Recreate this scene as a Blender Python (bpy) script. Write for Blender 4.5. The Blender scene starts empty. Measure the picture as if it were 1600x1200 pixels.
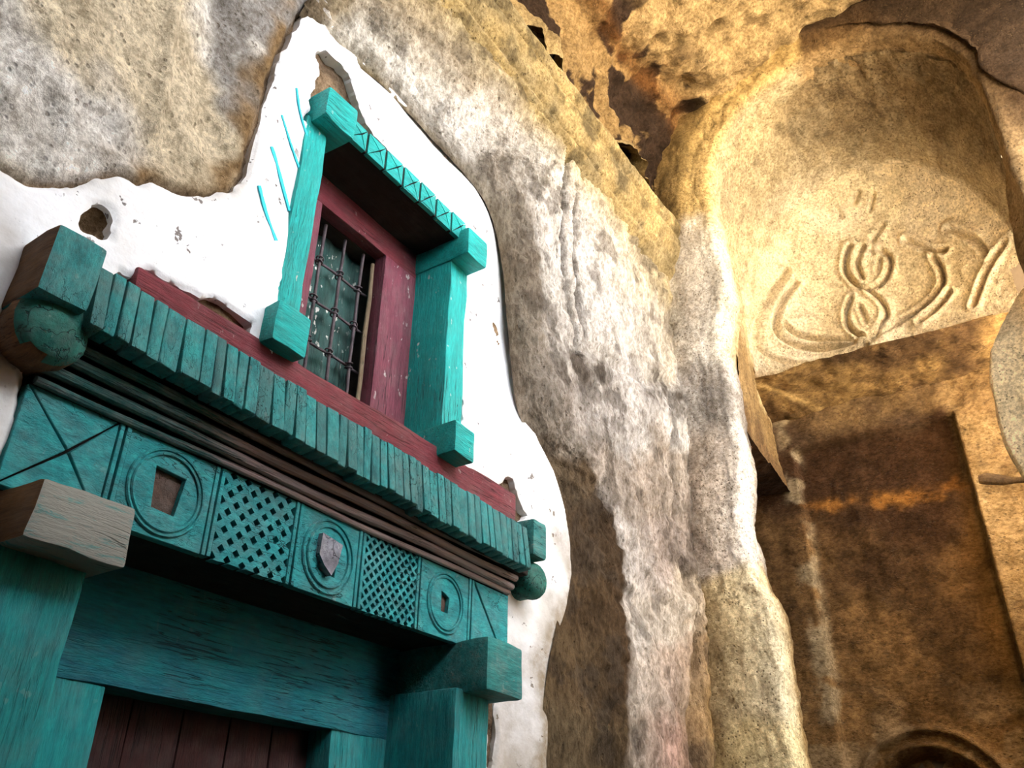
import bpy, bmesh, math, random
import numpy as np
from mathutils import Vector, Matrix

scene = bpy.context.scene
COL = scene.collection

# ------------------------------------------------------------------ camera, sky, exposure
cam_d = bpy.data.cameras.new('camera')
cam_d.sensor_width = 36.0
cam_d.lens = 36.0 * 1358.3 / 1600.0
cam_d.clip_start = 0.05
cam = bpy.data.objects.new('camera', cam_d)
COL.objects.link(cam)
pitch, yaw, roll = 0.51716, 0.57954, 0.01333
fw = Vector((math.cos(pitch) * math.cos(yaw), math.cos(pitch) * math.sin(yaw), math.sin(pitch)))
rt = Vector((math.sin(yaw), -math.cos(yaw), 0))
up = rt.cross(fw)
R_ = rt * math.cos(roll) + up * math.sin(roll)
U_ = up * math.cos(roll) - rt * math.sin(roll)
m = Matrix((R_, U_, -fw)).transposed().to_4x4()
m.translation = (0, -2.2, 1.6)
cam.matrix_world = m
scene.camera = cam

world = bpy.data.worlds.new('sky')
scene.world = world
world.use_nodes = True
wn = world.node_tree.nodes
wn['Background'].inputs['Color'].default_value = (0.93, 0.96, 1.0, 1)
wn['Background'].inputs['Strength'].default_value = 10.0

vs = scene.view_settings
vs.view_transform = 'Standard'
vs.look = 'None'
vs.gamma = 1.0
vs.use_curve_mapping = False
vs.exposure = 0.38
scene.cycles.max_bounces = 8
scene.cycles.diffuse_bounces = 6
scene.cycles.caustics_reflective = False
scene.cycles.caustics_refractive = False

sun_d = bpy.data.lights.new('sun', 'SUN')
sun_d.energy = 110.0
sun_d.angle = math.radians(0.6)
sun_d.color = (1.0, 0.96, 0.9)
sun = bpy.data.objects.new('sun', sun_d)
COL.objects.link(sun)
sun.rotation_euler = Vector((-0.45, 0.06, -0.89)).to_track_quat('-Z', 'Y').to_euler()
sun.location = (3, -10, 20)


# ------------------------------------------------------------------ numeric helpers
def _hash(ix, iy, iz, seed):
    h = (ix.astype(np.int64) * 374761393 + iy.astype(np.int64) * 668265263 + iz.astype(np.int64) * 2147483647 + seed * 1274126177) & 0xffffffff
    h = ((h ^ (h >> 13)) * 1274126177) & 0xffffffff
    h = ((h ^ (h >> 16)) * 2246822519) & 0xffffffff
    return ((h ^ (h >> 15)) & 0xffff) / 65535.0 * 2 - 1


def vnoise(p, seed=0):
    p = np.asarray(p, float)
    i = np.floor(p)
    f = p - i
    u = f * f * (3 - 2 * f)
    i = i.astype(np.int64)
    r = 0
    for dx in (0, 1):
        wx = u[..., 0] if dx else 1 - u[..., 0]
        for dy in (0, 1):
            wy = u[..., 1] if dy else 1 - u[..., 1]
            for dz in (0, 1):
                wz = u[..., 2] if dz else 1 - u[..., 2]
                r = r + wx * wy * wz * _hash(i[..., 0] + dx, i[..., 1] + dy, i[..., 2] + dz, seed)
    return r


def fbm(p, scale=1.0, octv=4, seed=0, gain=0.5):
    p = np.asarray(p, float) * scale
    a, r = 1.0, 0
    for o in range(octv):
        r = r + a * vnoise(p, seed + o * 17)
        a *= gain
        p = p * 2.03 + 3.7
    return r


def sstep(a, b, x):
    t = np.clip((np.asarray(x, float) - a) / (b - a), 0, 1)
    return t * t * (3 - 2 * t)


def lin(c):
    c = np.asarray(c, float) / 255.0
    return np.where(c <= 0.04045, c / 12.92, ((c + 0.055) / 1.055) ** 2.4)


def rgb(r, g, b):
    v = lin((r, g, b))
    return (float(v[0]), float(v[1]), float(v[2]), 1.0)


def catmull(P, n):
    """P (k,...) -> n samples per span along axis 0, spline through the points"""
    P = np.asarray(P, float)
    k = len(P)
    E = np.concatenate([[2 * P[0] - P[1]], P, [2 * P[-1] - P[-2]]])
    out = []
    for s in range(k - 1):
        t = np.linspace(0, 1, n, endpoint=False).reshape((-1,) + (1,) * (P.ndim - 1))
        a, b, c, d = E[s], E[s + 1], E[s + 2], E[s + 3]
        out.append(0.5 * ((2 * b) + (c - a) * t + (2 * a - 5 * b + 4 * c - d) * t * t + (3 * b - a - 3 * c + d) * t ** 3))
    out.append(P[-1:])
    return np.concatenate(out)


def seg_dist(px, pz, pts):
    """distance of arrays px,pz to polyline pts"""
    d = np.full(np.shape(px), 1e9)
    for (x0, z0), (x1, z1) in zip(pts[:-1], pts[1:]):
        vx, vz = x1 - x0, z1 - z0
        t = np.clip(((px - x0) * vx + (pz - z0) * vz) / (vx * vx + vz * vz + 1e-12), 0, 1)
        d = np.minimum(d, np.hypot(px - x0 - t * vx, pz - z0 - t * vz))
    return d


def poly_sdf(px, pz, poly):
    """positive inside"""
    inside = np.zeros(np.shape(px), bool)
    n = len(poly)
    for k in range(n):
        x0, z0 = poly[k]
        x1, z1 = poly[(k + 1) % n]
        c = ((z0 > pz) != (z1 > pz)) & (px < (x1 - x0) * (pz - z0) / (z1 - z0 + 1e-12) + x0)
        inside ^= c
    d = seg_dist(px, pz, list(poly) + [poly[0]])
    return np.where(inside, d, -d)


# ------------------------------------------------------------------ object helpers
def tag(o, label=None, cat=None, group=None, kind=None):
    if label: o['label'] = label
    if cat: o['category'] = cat
    if group: o['group'] = group
    if kind: o['kind'] = kind
    return o


def empty(name, loc):
    o = bpy.data.objects.new(name, None)
    o.location = loc
    o.empty_display_size = 0.1
    COL.objects.link(o)
    return o


def world_loc(o):
    v = Vector((0, 0, 0))
    while o:
        v = v + o.location
        o = o.parent
    return v


def link_mesh(name, me, mat, parent=None, shift=True):
    """mesh given in world coordinates; the parent chain only translates"""
    o = bpy.data.objects.new(name, me)
    COL.objects.link(o)
    if mat and not me.materials:
        me.materials.append(mat)
    if parent:
        o.parent = parent
        if shift:
            me.transform(Matrix.Translation(-world_loc(parent)))
    return o


def bm_obj(name, bm, mat, parent=None, smooth=35):
    bmesh.ops.recalc_face_normals(bm, faces=bm.faces)
    me = bpy.data.meshes.new(name)
    bm.to_mesh(me)
    bm.free()
    if smooth:
        me.polygons.foreach_set('use_smooth', [True] * len(me.polygons))
        me.set_sharp_from_angle(angle=math.radians(smooth))
    return link_mesh(name, me, mat, parent)


def grid_mesh(name, P, mat, parent=None, col=None, keep=None, flip=False):
    """P (n,m,3) vertex grid; col (n,m,3) linear colours; keep (n-1,m-1) bool faces"""
    n, m_ = P.shape[:2]
    idx = np.arange(n * m_).reshape(n, m_)
    q = np.stack([idx[:-1, :-1], idx[1:, :-1], idx[1:, 1:], idx[:-1, 1:]], -1)
    if flip:
        q = q[..., ::-1]
    q = q.reshape(-1, 4) if keep is None else q[keep]
    used = np.unique(q)
    remap = np.zeros(n * m_, int)
    remap[used] = np.arange(len(used))
    q = remap[q]
    V = P.reshape(-1, 3)[used]
    me = bpy.data.meshes.new(name)
    me.vertices.add(len(V))
    me.vertices.foreach_set('co', V.astype(np.float32).ravel())
    me.loops.add(q.size)
    me.loops.foreach_set('vertex_index', q.astype(np.int32).ravel())
    me.polygons.add(len(q))
    me.polygons.foreach_set('loop_start', np.arange(0, q.size, 4, dtype=np.int32))
    me.polygons.foreach_set('use_smooth', np.ones(len(q), bool))
    me.update(calc_edges=True)
    me.validate()
    if col is not None:
        a = me.color_attributes.new('tint', 'FLOAT_COLOR', 'POINT')
        c = np.ones((len(V), 4), np.float32)
        c[:, :3] = np.clip(col.reshape(-1, 3)[used], 0, 1)
        a.data.foreach_set('color', c.ravel())
    return link_mesh(name, me, mat, parent)


def grid_normals(P):
    du = np.gradient(P, axis=0)
    dv = np.gradient(P, axis=1)
    n = np.cross(du, dv)
    return n / (np.linalg.norm(n, axis=-1, keepdims=True) + 1e-9)


def box_bm(x0, x1, y0, y1, z0, z1, bev=0.008, jit=0.004, seg=0.07, seed=0, bm=None):
    """hand-hewn block: bevelled box, cut along its length and slightly uneven"""
    own = bm is None
    b = bmesh.new()
    bmesh.ops.create_cube(b, size=1.0)
    for v in b.verts:
        v.co = Vector(((x0 + x1) / 2 + v.co.x * (x1 - x0), (y0 + y1) / 2 + v.co.y * (y1 - y0), (z0 + z1) / 2 + v.co.z * (z1 - z0)))
    if bev:
        bmesh.ops.bevel(b, geom=list(b.edges), offset=bev, segments=2, affect='EDGES', profile=0.6)
    if seg:
        for ax, (lo, hi) in enumerate(((x0, x1), (y0, y1), (z0, z1))):
            n = min(60, int((hi - lo) / seg))
            for k in range(1, n):
                co = Vector((0, 0, 0)); co[ax] = lo + (hi - lo) * k / n
                no = Vector((0, 0, 0)); no[ax] = 1
                bmesh.ops.bisect_plane(b, geom=list(b.verts) + list(b.edges) + list(b.faces), plane_co=co, plane_no=no, dist=1e-5)
    if jit:
        P = np.array([v.co[:] for v in b.verts])
        d = np.stack([fbm(P, 9, 2, seed + k * 31) for k in range(3)], -1) * jit
        d += np.stack([fbm(P, 2.2, 2, seed + 7 + k * 31) for k in range(3)], -1) * jit * 1.3
        for v, dd in zip(b.verts, d):
            v.co += Vector(dd)
    if own:
        return b
    me = bpy.data.meshes.new('t'); b.to_mesh(me); b.free(); bm.from_mesh(me); bpy.data.meshes.remove(me)
    return bm


def box(name, dims, mat, parent, **kw):
    return bm_obj(name, box_bm(*dims, **kw), mat, parent)


def tube_bm(pts, r, n=8, bm=None, caps=True):
    bm = bm or bmesh.new()
    pts = [Vector(p) for p in pts]
    rings = []
    for i, p in enumerate(pts):
        t = (pts[min(i + 1, len(pts) - 1)] - pts[max(i - 1, 0)]).normalized()
        a = t.orthogonal().normalized() if i == 0 else (pa - t * pa.dot(t)).normalized()
        pa = a
        c = t.cross(a)
        rr = r[i] if isinstance(r, (list, tuple)) else r
        rings.append([bm.verts.new(p + (a * math.cos(k * 2 * math.pi / n) + c * math.sin(k * 2 * math.pi / n)) * rr) for k in range(n)])
    for A, B in zip(rings[:-1], rings[1:]):
        for k in range(n):
            bm.faces.new((A[k], A[(k + 1) % n], B[(k + 1) % n], B[k]))
    if caps:
        bm.faces.new(rings[0][::-1]); bm.faces.new(rings[-1])
    return bm


def plate_bm(poly, y0, y1, bm=None, hole=None):
    """flat polygon in x,z from front y0 to back y1; hole has as many corners as poly"""
    bm = bm or bmesh.new()
    n = len(poly)
    F = [bm.verts.new((x, y0, z)) for x, z in poly]
    B = [bm.verts.new((x, y1, z)) for x, z in poly]
    for k in range(n):
        bm.faces.new((F[k], B[k], B[(k + 1) % n], F[(k + 1) % n]))
    if hole:
        f = [bm.verts.new((x, y0, z)) for x, z in hole]
        b = [bm.verts.new((x, y1, z)) for x, z in hole]
        for k in range(n):
            j = (k + 1) % n
            bm.faces.new((F[k], F[j], f[j], f[k]))
            bm.faces.new((B[k], b[k], b[j], B[j]))
            bm.faces.new((f[k], f[j], b[j], b[k]))
    else:
        bm.faces.new(F); bm.faces.new(B[::-1])
    return bm


# ------------------------------------------------------------------ materials
class NT:
    def __init__(self, name):
        self.m = bpy.data.materials.new(name)
        self.m.use_nodes = True
        self.t = self.m.node_tree
        self.t.nodes.clear()
        self.out = self.n('ShaderNodeOutputMaterial')
        self.bsdf = self.n('ShaderNodeBsdfPrincipled')
        self.l(self.bsdf.outputs[0], self.out.inputs[0])
        self.tc = self.n('ShaderNodeNewGeometry').outputs['Position']

    def n(self, t, **kw):
        x = self.t.nodes.new(t)
        for k, v in kw.items():
            setattr(x, k, v)
        return x

    def l(self, a, b):
        self.t.links.new(a, b)

    def coord(self, scale):
        mp = self.n('ShaderNodeMapping')
        mp.inputs['Scale'].default_value = scale
        self.l(self.tc, mp.inputs['Vector'])
        return mp.outputs[0]

    def noise(self, scale, detail=5, rough=0.6, stretch=None, dist=0.0):
        x = self.n('ShaderNodeTexNoise')
        x.inputs['Scale'].default_value = scale
        x.inputs['Detail'].default_value = detail
        x.inputs['Roughness'].default_value = rough
        x.inputs['Distortion'].default_value = dist
        self.l(self.coord(stretch) if stretch else self.tc, x.inputs['Vector'])
        return x.outputs['Fac']

    def voro(self, scale, stretch=None, feature='F1'):
        x = self.n('ShaderNodeTexVoronoi', feature=feature)
        x.inputs['Scale'].default_value = scale
        self.l(self.coord(stretch) if stretch else self.tc, x.inputs['Vector'])
        return x.outputs['Distance']

    def ramp(self, fac, a, b, ca=(0, 0, 0, 1), cb=(1, 1, 1, 1)):
        x = self.n('ShaderNodeValToRGB')
        x.color_ramp.elements[0].position = a
        x.color_ramp.elements[1].position = b
        x.color_ramp.elements[0].color = ca
        x.color_ramp.elements[1].color = cb
        self.l(fac, x.inputs[0])
        return x.outputs[0]

    def mix(self, fac, a, b, mode='MIX'):
        x = self.n('ShaderNodeMix', data_type='RGBA', blend_type=mode)
        for v, s in ((fac, x.inputs[0]), (a, x.inputs[6]), (b, x.inputs[7])):
            if isinstance(v, (int, float)): s.default_value = v
            elif isinstance(v, tuple): s.default_value = v
            else: self.l(v, s)
        return x.outputs[2]

    def math(self, op, a, b):
        x = self.n('ShaderNodeMath', operation=op)
        for v, s in ((a, x.inputs[0]), (b, x.inputs[1])):
            if isinstance(v, (int, float)): s.default_value = v
            else: self.l(v, s)
        return x.outputs[0]

    def bump(self, h, strength, dist=0.01, prev=None):
        x = self.n('ShaderNodeBump')
        x.inputs['Strength'].default_value = strength
        x.inputs['Distance'].default_value = dist
        self.l(h, x.inputs['Height'])
        if prev is not None:
            self.l(prev, x.inputs['Normal'])
        return x.outputs[0]

    def done(self, col, rough=0.9, normal=None, spec=0.2):
        if isinstance(col, tuple): self.bsdf.inputs['Base Color'].default_value = col
        else: self.l(col, self.bsdf.inputs['Base Color'])
        if isinstance(rough, (int, float)): self.bsdf.inputs['Roughness'].default_value = rough
        else: self.l(rough, self.bsdf.inputs['Roughness'])
        self.bsdf.inputs['Specular IOR Level'].default_value = spec
        if normal is not None:
            self.l(normal, self.bsdf.inputs['Normal'])
        return self.m


def rock_mat(name, pits=0.5, streak=(1, 1, 1), bump=0.6, pit_scale=48, lo=0.55):
    t = NT(name)
    a = t.n('ShaderNodeAttribute', attribute_name='tint').outputs['Color']
    v = t.ramp(t.noise(8, 10, 0.76, streak), 0.36, 0.62, (lo, lo * 0.965, lo * 0.91, 1), (1.25, 1.25, 1.25, 1))
    c = t.mix(1.0, a, v, 'MULTIPLY')
    v2 = t.ramp(t.noise(46, 6, 0.72, streak), 0.40, 0.58, (0.60, 0.56, 0.51, 1), (1.14, 1.14, 1.14, 1))
    c = t.mix(0.85, c, v2, 'MULTIPLY')
    pv = t.voro(pit_scale, streak)
    pit = t.math('MULTIPLY', t.ramp(pv, 0.16, 0.30, (1, 1, 1, 1), (0, 0, 0, 1)), t.ramp(t.noise(13, 3, 0.6), 0.44, 0.60))
    c = t.mix(t.math('MULTIPLY', pit, pits), c, (0.10, 0.065, 0.035, 1))
    n = t.bump(t.noise(10, 9, 0.76, streak), bump, 0.05)
    n = t.bump(t.noise(46, 5, 0.7, streak), bump * 0.7, 0.012, n)
    n = t.bump(t.math('SUBTRACT', 1.0, pit), bump, 0.010, n)
    return t.done(c, 0.95, n, 0.1)


def plaster_mat():
    t = NT('lime_plaster')
    c = t.ramp(t.noise(2.2, 6, 0.65), 0.35, 0.65, rgb(222, 218, 214), rgb(240, 240, 244))
    st = t.ramp(t.noise(5, 8, 0.75, dist=0.6), 0.60, 0.78)
    c = t.mix(t.math('MULTIPLY', st, 0.3), c, rgb(186, 176, 164))
    chip = t.math('MULTIPLY', t.ramp(t.noise(21, 3, 0.6), 0.665, 0.69), t.ramp(t.noise(3, 2, 0.5), 0.42, 0.52))
    c = t.mix(chip, c, rgb(128, 120, 116))
    fine = t.ramp(t.noise(70, 3, 0.6), 0.70, 0.74)
    c = t.mix(t.math('MULTIPLY', fine, 0.4), c, rgb(130, 122, 114))
    dt = t.n('ShaderNodeAttribute', attribute_name='dirt_shade').outputs['Fac']
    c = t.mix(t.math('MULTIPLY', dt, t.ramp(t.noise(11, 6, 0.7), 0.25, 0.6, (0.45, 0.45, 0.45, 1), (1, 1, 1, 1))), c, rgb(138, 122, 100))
    n = t.bump(t.noise(4, 5, 0.6), 0.35, 0.03)
    n = t.bump(t.noise(45, 4, 0.6), 0.25, 0.006, n)
    n = t.bump(t.math('SUBTRACT', 1.0, chip), 0.6, 0.006, n)
    return t.done(c, 0.9, n, 0.15)


def paint_mat(name, base, dark, worn, wear=0.35, specks=0.0, grain=(1, 9, 9), dust=0.15, rough=0.6, worn_in_x=None, speck_t=0.685, vary=0.0):
    """old oil paint over timber: mottled, rubbed through to wood, dusty, with droppings"""
    t = NT(name)
    g = t.noise(6, 7, 0.7, grain)
    c = t.mix(t.ramp(g, 0.36, 0.62), dark, base)
    fine = t.ramp(t.noise(20, 6, 0.75, grain), 0.34, 0.62, (0.55, 0.55, 0.55, 1), (1.15, 1.15, 1.15, 1))
    c = t.mix(0.8, c, fine, 'MULTIPLY')
    big = t.ramp(t.noise(3.2, 6, 0.7, dist=0.5), 0.30, 0.72)
    c = t.mix(t.math('MULTIPLY', big, 0.35), c, tuple(min(1, x * 1.35) for x in base[:3]) + (1,))
    w = t.noise(9, 9, 0.78, grain, 0.4)
    lo = 0.72 - 0.34 * wear
    wf = t.ramp(w, lo, lo + 0.09)
    if worn_in_x:
        sx = t.n('ShaderNodeSeparateXYZ'); t.l(t.tc, sx.inputs[0])
        mr = t.n('ShaderNodeMapRange'); t.l(sx.outputs[0], mr.inputs[0])
        mr.inputs[1].default_value, mr.inputs[2].default_value = worn_in_x
        wf = t.math('MAXIMUM', wf, t.ramp(t.math('ADD', mr.outputs[0], t.math('MULTIPLY', t.math('SUBTRACT', w, 0.5), 1.2)), 0.4, 0.62))
    c = t.mix(t.math('MULTIPLY', wf, 0.85), c, worn)
    d = t.ramp(t.noise(14, 5, 0.6), 0.42, 0.75)
    c = t.mix(t.math('MULTIPLY', d, dust), c, rgb(150, 145, 138))
    if specks:
        s = t.math('MULTIPLY', t.ramp(t.noise(42, 2, 0.5, (1, 1, 0.6)), speck_t, speck_t + 0.03), t.ramp(t.noise(5, 2, 0.5), 0.4, 0.6))
        c = t.mix(t.math('MULTIPLY', s, specks), c, rgb(222, 220, 212))
    if vary:      # each tooth took the paint and the dust differently
        oi = t.n('ShaderNodeObjectInfo').outputs['Random']
        c = t.mix(t.math('MULTIPLY', oi, vary), c, rgb(70, 92, 90))
    cn = t.noise(4.2, 3, 0.55, tuple(k * 1.4 if k > 1 else k * 0.35 for k in grain))
    cn = t.math('ABSOLUTE', t.math('SUBTRACT', cn, 0.5), 0.0)
    crack = t.math('MULTIPLY', t.ramp(cn, 0.004, 0.014, (1, 1, 1, 1), (0, 0, 0, 1)), t.ramp(t.noise(2.5, 2, 0.5), 0.45, 0.6))
    c = t.mix(t.math('MULTIPLY', crack, 0.8), c, tuple(x * 0.18 for x in dark[:3]) + (1,))
    n = t.bump(t.noise(16, 8, 0.75, grain), 0.7, 0.014)
    n = t.bump(t.math('SUBTRACT', 1.0, crack), 0.8, 0.008, n)
    n = t.bump(t.noise(5, 3, 0.6), 0.3, 0.02, n)
    return t.done(c, t.math('ADD', rough, t.math('MULTIPLY', wf, 0.25)), n, 0.35)


TEAL = rgb(22, 158, 148)
M = {}
M['rock'] = rock_mat('sandstone', 0.35, (1, 1, 0.5), 0.85, 40)
M['rock_smooth'] = rock_mat('dressed_sandstone', 0.75, (1, 1, 1), 0.7, 46, 0.68)
M['rock_dark'] = rock_mat('sooty_sandstone', 0.5, (1, 0.6, 1), 0.7, 40)
M['ceil'] = rock_mat('pick_marked_rock', 0.4, (1, 1, 1), 0.9)
M['rock_left'] = rock_mat('weathered_rock_face', 0.5, (1, 1, 0.9), 0.8, 36, 0.74)
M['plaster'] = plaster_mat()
M['win_x'] = paint_mat('window_teal_beam', rgb(24, 190, 184), rgb(14, 150, 144), rgb(120, 105, 85), 0.15, 0.8, (1, 7, 7), 0.08, 0.5)
M['win_z'] = paint_mat('window_teal_post', rgb(24, 190, 184), rgb(14, 150, 144), rgb(120, 105, 85), 0.15, 0.9, (7, 7, 1), 0.08, 0.5)
M['cornice'] = paint_mat('cornice_teal', rgb(46, 156, 154), rgb(20, 102, 106), rgb(84, 80, 74), 0.30, 0.15, (6, 6, 2.5), 0.28, 0.7, vary=0.55)
M['frieze'] = paint_mat('frieze_teal', rgb(42, 160, 162), rgb(20, 108, 114), rgb(74, 72, 70), 0.33, 0.12, (2, 6, 5), 0.22, 0.65)
M['reed'] = paint_mat('moulding_teal_rubbed', rgb(40, 108, 104), rgb(20, 66, 66), rgb(166, 140, 136), 0.4, 0.0, (0.6, 9, 9), 0.45, 0.75, worn_in_x=(0.9, 1.9))
M['door_x'] = paint_mat('door_teal_beam', rgb(22, 134, 142), rgb(10, 92, 116), rgb(92, 88, 82), 0.2, 0.05, (1, 6, 6), 0.12, 0.6)
M['door_z'] = paint_mat('door_teal_post', rgb(26, 152, 152), rgb(14, 108, 114), rgb(70, 74, 72), 0.26, 0.1, (6, 6, 1), 0.15, 0.6)
M['block'] = paint_mat('block_teal_faded', rgb(52, 142, 138), rgb(28, 104, 104), rgb(150, 142, 130), 0.42, 0.1, (1, 6, 6), 0.3, 0.75)
M['block_pale'] = paint_mat('block_grey_faded', rgb(104, 156, 152), rgb(70, 124, 122), rgb(164, 156, 146), 0.98, 0.1, (1, 6, 6), 0.3, 0.8)
M['red'] = paint_mat('oxblood_paint', rgb(130, 52, 62), rgb(98, 34, 44), rgb(150, 108, 120), 0.22, 0.35, (1, 8, 8), 0.14, 0.5)
M['red_z'] = paint_mat('oxblood_paint_upright', rgb(136, 66, 82), rgb(104, 46, 62), rgb(160, 122, 138), 0.25, 0.6, (8, 8, 1), 0.16, 0.5)
M['wood_dark'] = paint_mat('bare_dark_wood', rgb(44, 30, 23), rgb(26, 18, 14), rgb(66, 48, 36), 0.2, 0.0, (1, 8, 8), 0.05, 0.85)
M['wood_brown'] = paint_mat('bare_brown_wood', rgb(120, 84, 50), rgb(78, 52, 32), rgb(150, 118, 78), 0.3, 0.0, (8, 1, 8), 0.15, 0.85)
M['door_leaf'] = paint_mat('dark_maroon_boards', rgb(62, 26, 24), rgb(38, 16, 16), rgb(84, 56, 48), 0.2, 0.0, (8, 8, 1), 0.08, 0.7)
M['iron'] = paint_mat('rusty_iron', rgb(92, 78, 84), rgb(62, 52, 56), rgb(110, 80, 66), 0.3, 0.3, (1, 1, 1), 0.1, 0.6)
M['stick'] = paint_mat('pale_stick', rgb(168, 146, 118), rgb(130, 108, 84), rgb(110, 86, 64), 0.25, 0.0, (8, 8, 1), 0.1, 0.8)
M['sheet'] = paint_mat('dark_green_sheet', rgb(46, 88, 82), rgb(30, 64, 62), rgb(70, 100, 92), 0.3, 1.0, (5, 5, 1), 0.1, 0.55, speck_t=0.635)
M['sheet_blue'] = paint_mat('dark_blue_sheet', rgb(46, 70, 98), rgb(32, 52, 78), rgb(60, 76, 92), 0.3, 0.9, (5, 5, 1), 0.1, 0.55, speck_t=0.64)
M['inset'] = paint_mat('bare_inset_wood', rgb(96, 72, 60), rgb(62, 44, 36), rgb(140, 112, 96), 0.35, 0.0, (4, 4, 4), 0.2, 0.8)
M['sherd'] = paint_mat('pale_glazed_sherd', rgb(150, 150, 160), rgb(112, 106, 116), rgb(170, 168, 170), 0.3, 0.3, (2, 2, 2), 0.1, 0.25)
M['cyan'] = NT('cyan_brush_paint').done(rgb(60, 196, 214), 0.7)
M['peg'] = paint_mat('weathered_peg', rgb(150, 112, 66), rgb(110, 78, 44), rgb(170, 138, 92), 0.3, 0.0, (1, 8, 8), 0.1, 0.85)


def earth_mat(name, a, b, s):
    t = NT(name)
    c = t.ramp(t.noise(s, 6, 0.6), 0.35, 0.65, a, b)
    return t.done(c, 0.95, t.bump(t.noise(s * 6, 5, 0.6), 0.4, 0.02), 0.1)


M['floor'] = earth_mat('packed_earth_floor', rgb(78, 64, 48), rgb(98, 82, 62), 2.0)
M['ground_pale'] = earth_mat('pale_bounce_rock', rgb(204, 197, 182), rgb(216, 209, 196), 0.8)
M['ground'] = earth_mat('dry_ground', rgb(170, 156, 132), rgb(190, 176, 152), 0.6)

# ------------------------------------------------------------------ the setting
# plaster outline on the facade (x, z); the rock closes in above and to the right
PLASTER = [(-2.6, 2.969), (-0.6, 3.023), (0.3, 2.987), (0.579, 3.095), (0.662, 3.137), (0.734, 3.156), (0.809, 3.203), (0.89, 3.296),
           (0.946, 3.352), (1.01, 3.353), (1.043, 3.398), (1.141, 3.429), (1.228, 3.474), (1.325, 3.57), (1.346, 3.666), (1.352, 3.912),
           (1.372, 4.194), (1.406, 4.442), (1.446, 4.6), (1.548, 4.642), (1.667, 4.621), (1.802, 4.659), (1.949, 4.681), (2.13, 4.687),
           (2.277, 4.671), (2.482, 4.677), (2.676, 4.641), (2.719, 4.58), (2.837, 4.527), (2.919, 4.396), (2.953, 4.255), (3.002, 3.935),
           (3.035, 3.732), (3.095, 3.55), (3.2, 3.407), (3.318, 3.301), (3.412, 3.135), (3.45, 2.986), (3.463, 2.834), (3.423, 2.674),
           (3.351, 2.516), (3.306, 2.371), (3.262, 2.184), (3.241, 1.987), (3.221, 1.0), (3.194, -0.02), (-2.6, -0.02)]

floor = box('floor', (-3.2, 5.0, -4.6, 0.4, -0.25, 0.0), M['floor'], None, bev=0, jit=0, seg=0)
tag(floor, 'packed earth floor of the rock-cut porch', 'floor', kind='structure')
gnd = box('ground', (-40, 40, -60, 6, -0.6, -0.27), M['ground'], None, bev=0, jit=0, seg=0)
tag(gnd, 'dry sunlit ground outside the porch', 'ground', kind='structure')

# backing of the facade: rubble-and-mud masonry behind the plaster, living rock around it
nx, nz = 560, 460
X, Z = np.meshgrid(np.linspace(-2.6, 3.95, nx), np.linspace(0, 5.75, nz), indexing='ij')
sd = poly_sdf(X, Z, PLASTER)
Pw = np.stack([X, np.zeros_like(X), Z], -1)
outer = sstep(0.0, 0.10, -sd)
roll_ = sstep(-0.012, 0.022, -sd)
rel = fbm(Pw, 1.6, 4, 5) * 0.035 + fbm(Pw, 7, 4, 9) * 0.012
rel -= 0.03 * np.exp(-(seg_dist(X, Z, [(.93, 4.2), (.985, 3.8), (1.0, 3.56)]) / 0.025) ** 2)
rel += 0.035 * np.exp(-(seg_dist(X, Z, [(1.13, 4.3), (1.10, 3.9), (1.23, 3.7)]) / 0.06) ** 2)
lf = sstep(1.75, 1.45, X)
Y = -0.192 + 0.010 * fbm(Pw, 14, 4, 3) - (0.030 * roll_ + 0.02 * outer) * lf + rel * outer * lf
Y += 0.05 * np.exp(-(np.hypot(X - .937, Z - 3.165) / 0.036) ** 2)
mud = lin((112, 94, 76)); mud2 = lin((146, 122, 96))
tan_ = lin((218, 202, 174)); white_ = lin((236, 230, 222)); grey_ = lin((150, 144, 138)); brown_ = lin((146, 118, 82))
k = sstep(-0.5, 0.6, fbm(Pw, 6, 4, 21))[..., None]
cm = mud * (1 - k) + mud2 * k
k = sstep(-0.35, 0.45, fbm(Pw, 2.4, 5, 31))[..., None]
cr = tan_ * (1 - k) + white_ * k
gs = poly_sdf(X, Z, [(1.04, 5.7), (1.08, 4.35), (1.18, 3.98), (1.28, 3.82), (1.5, 3.9), (1.62, 5.7)]) + fbm(Pw, 5, 4, 41) * 0.06
k = sstep(-0.03, 0.06, gs)[..., None] * sstep(-1.0, -0.1, fbm(Pw, 9, 4, 45) + 0.35)[..., None]
cr = cr * (1 - k) + grey_ * k
k = (sstep(0.10, 0.0, -sd + fbm(Pw, 8, 3, 51) * 0.05) * sstep(0.0, 0.4, fbm(Pw, 3, 3, 55) + 0.25))[..., None]
cr = cr * (1 - k) + brown_ * k
o = roll_[..., None]
cw = cm * (1 - o) + cr * o
keep = ~(((X > 1.60) & (X < 2.56) & (Z > 2.98) & (Z < 4.2)) | ((X > 0.98) & (X < 2.72) & (Z < 2.62)))[:-1, :-1]
wall_left = grid_mesh('wall_left', np.stack([X, Y, Z], -1), M['rock_left'], None, cw, keep, flip=False)
tag(wall_left, 'tan and grey natural rock face above the white plaster, left of the small window', 'wall', kind='structure')


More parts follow.
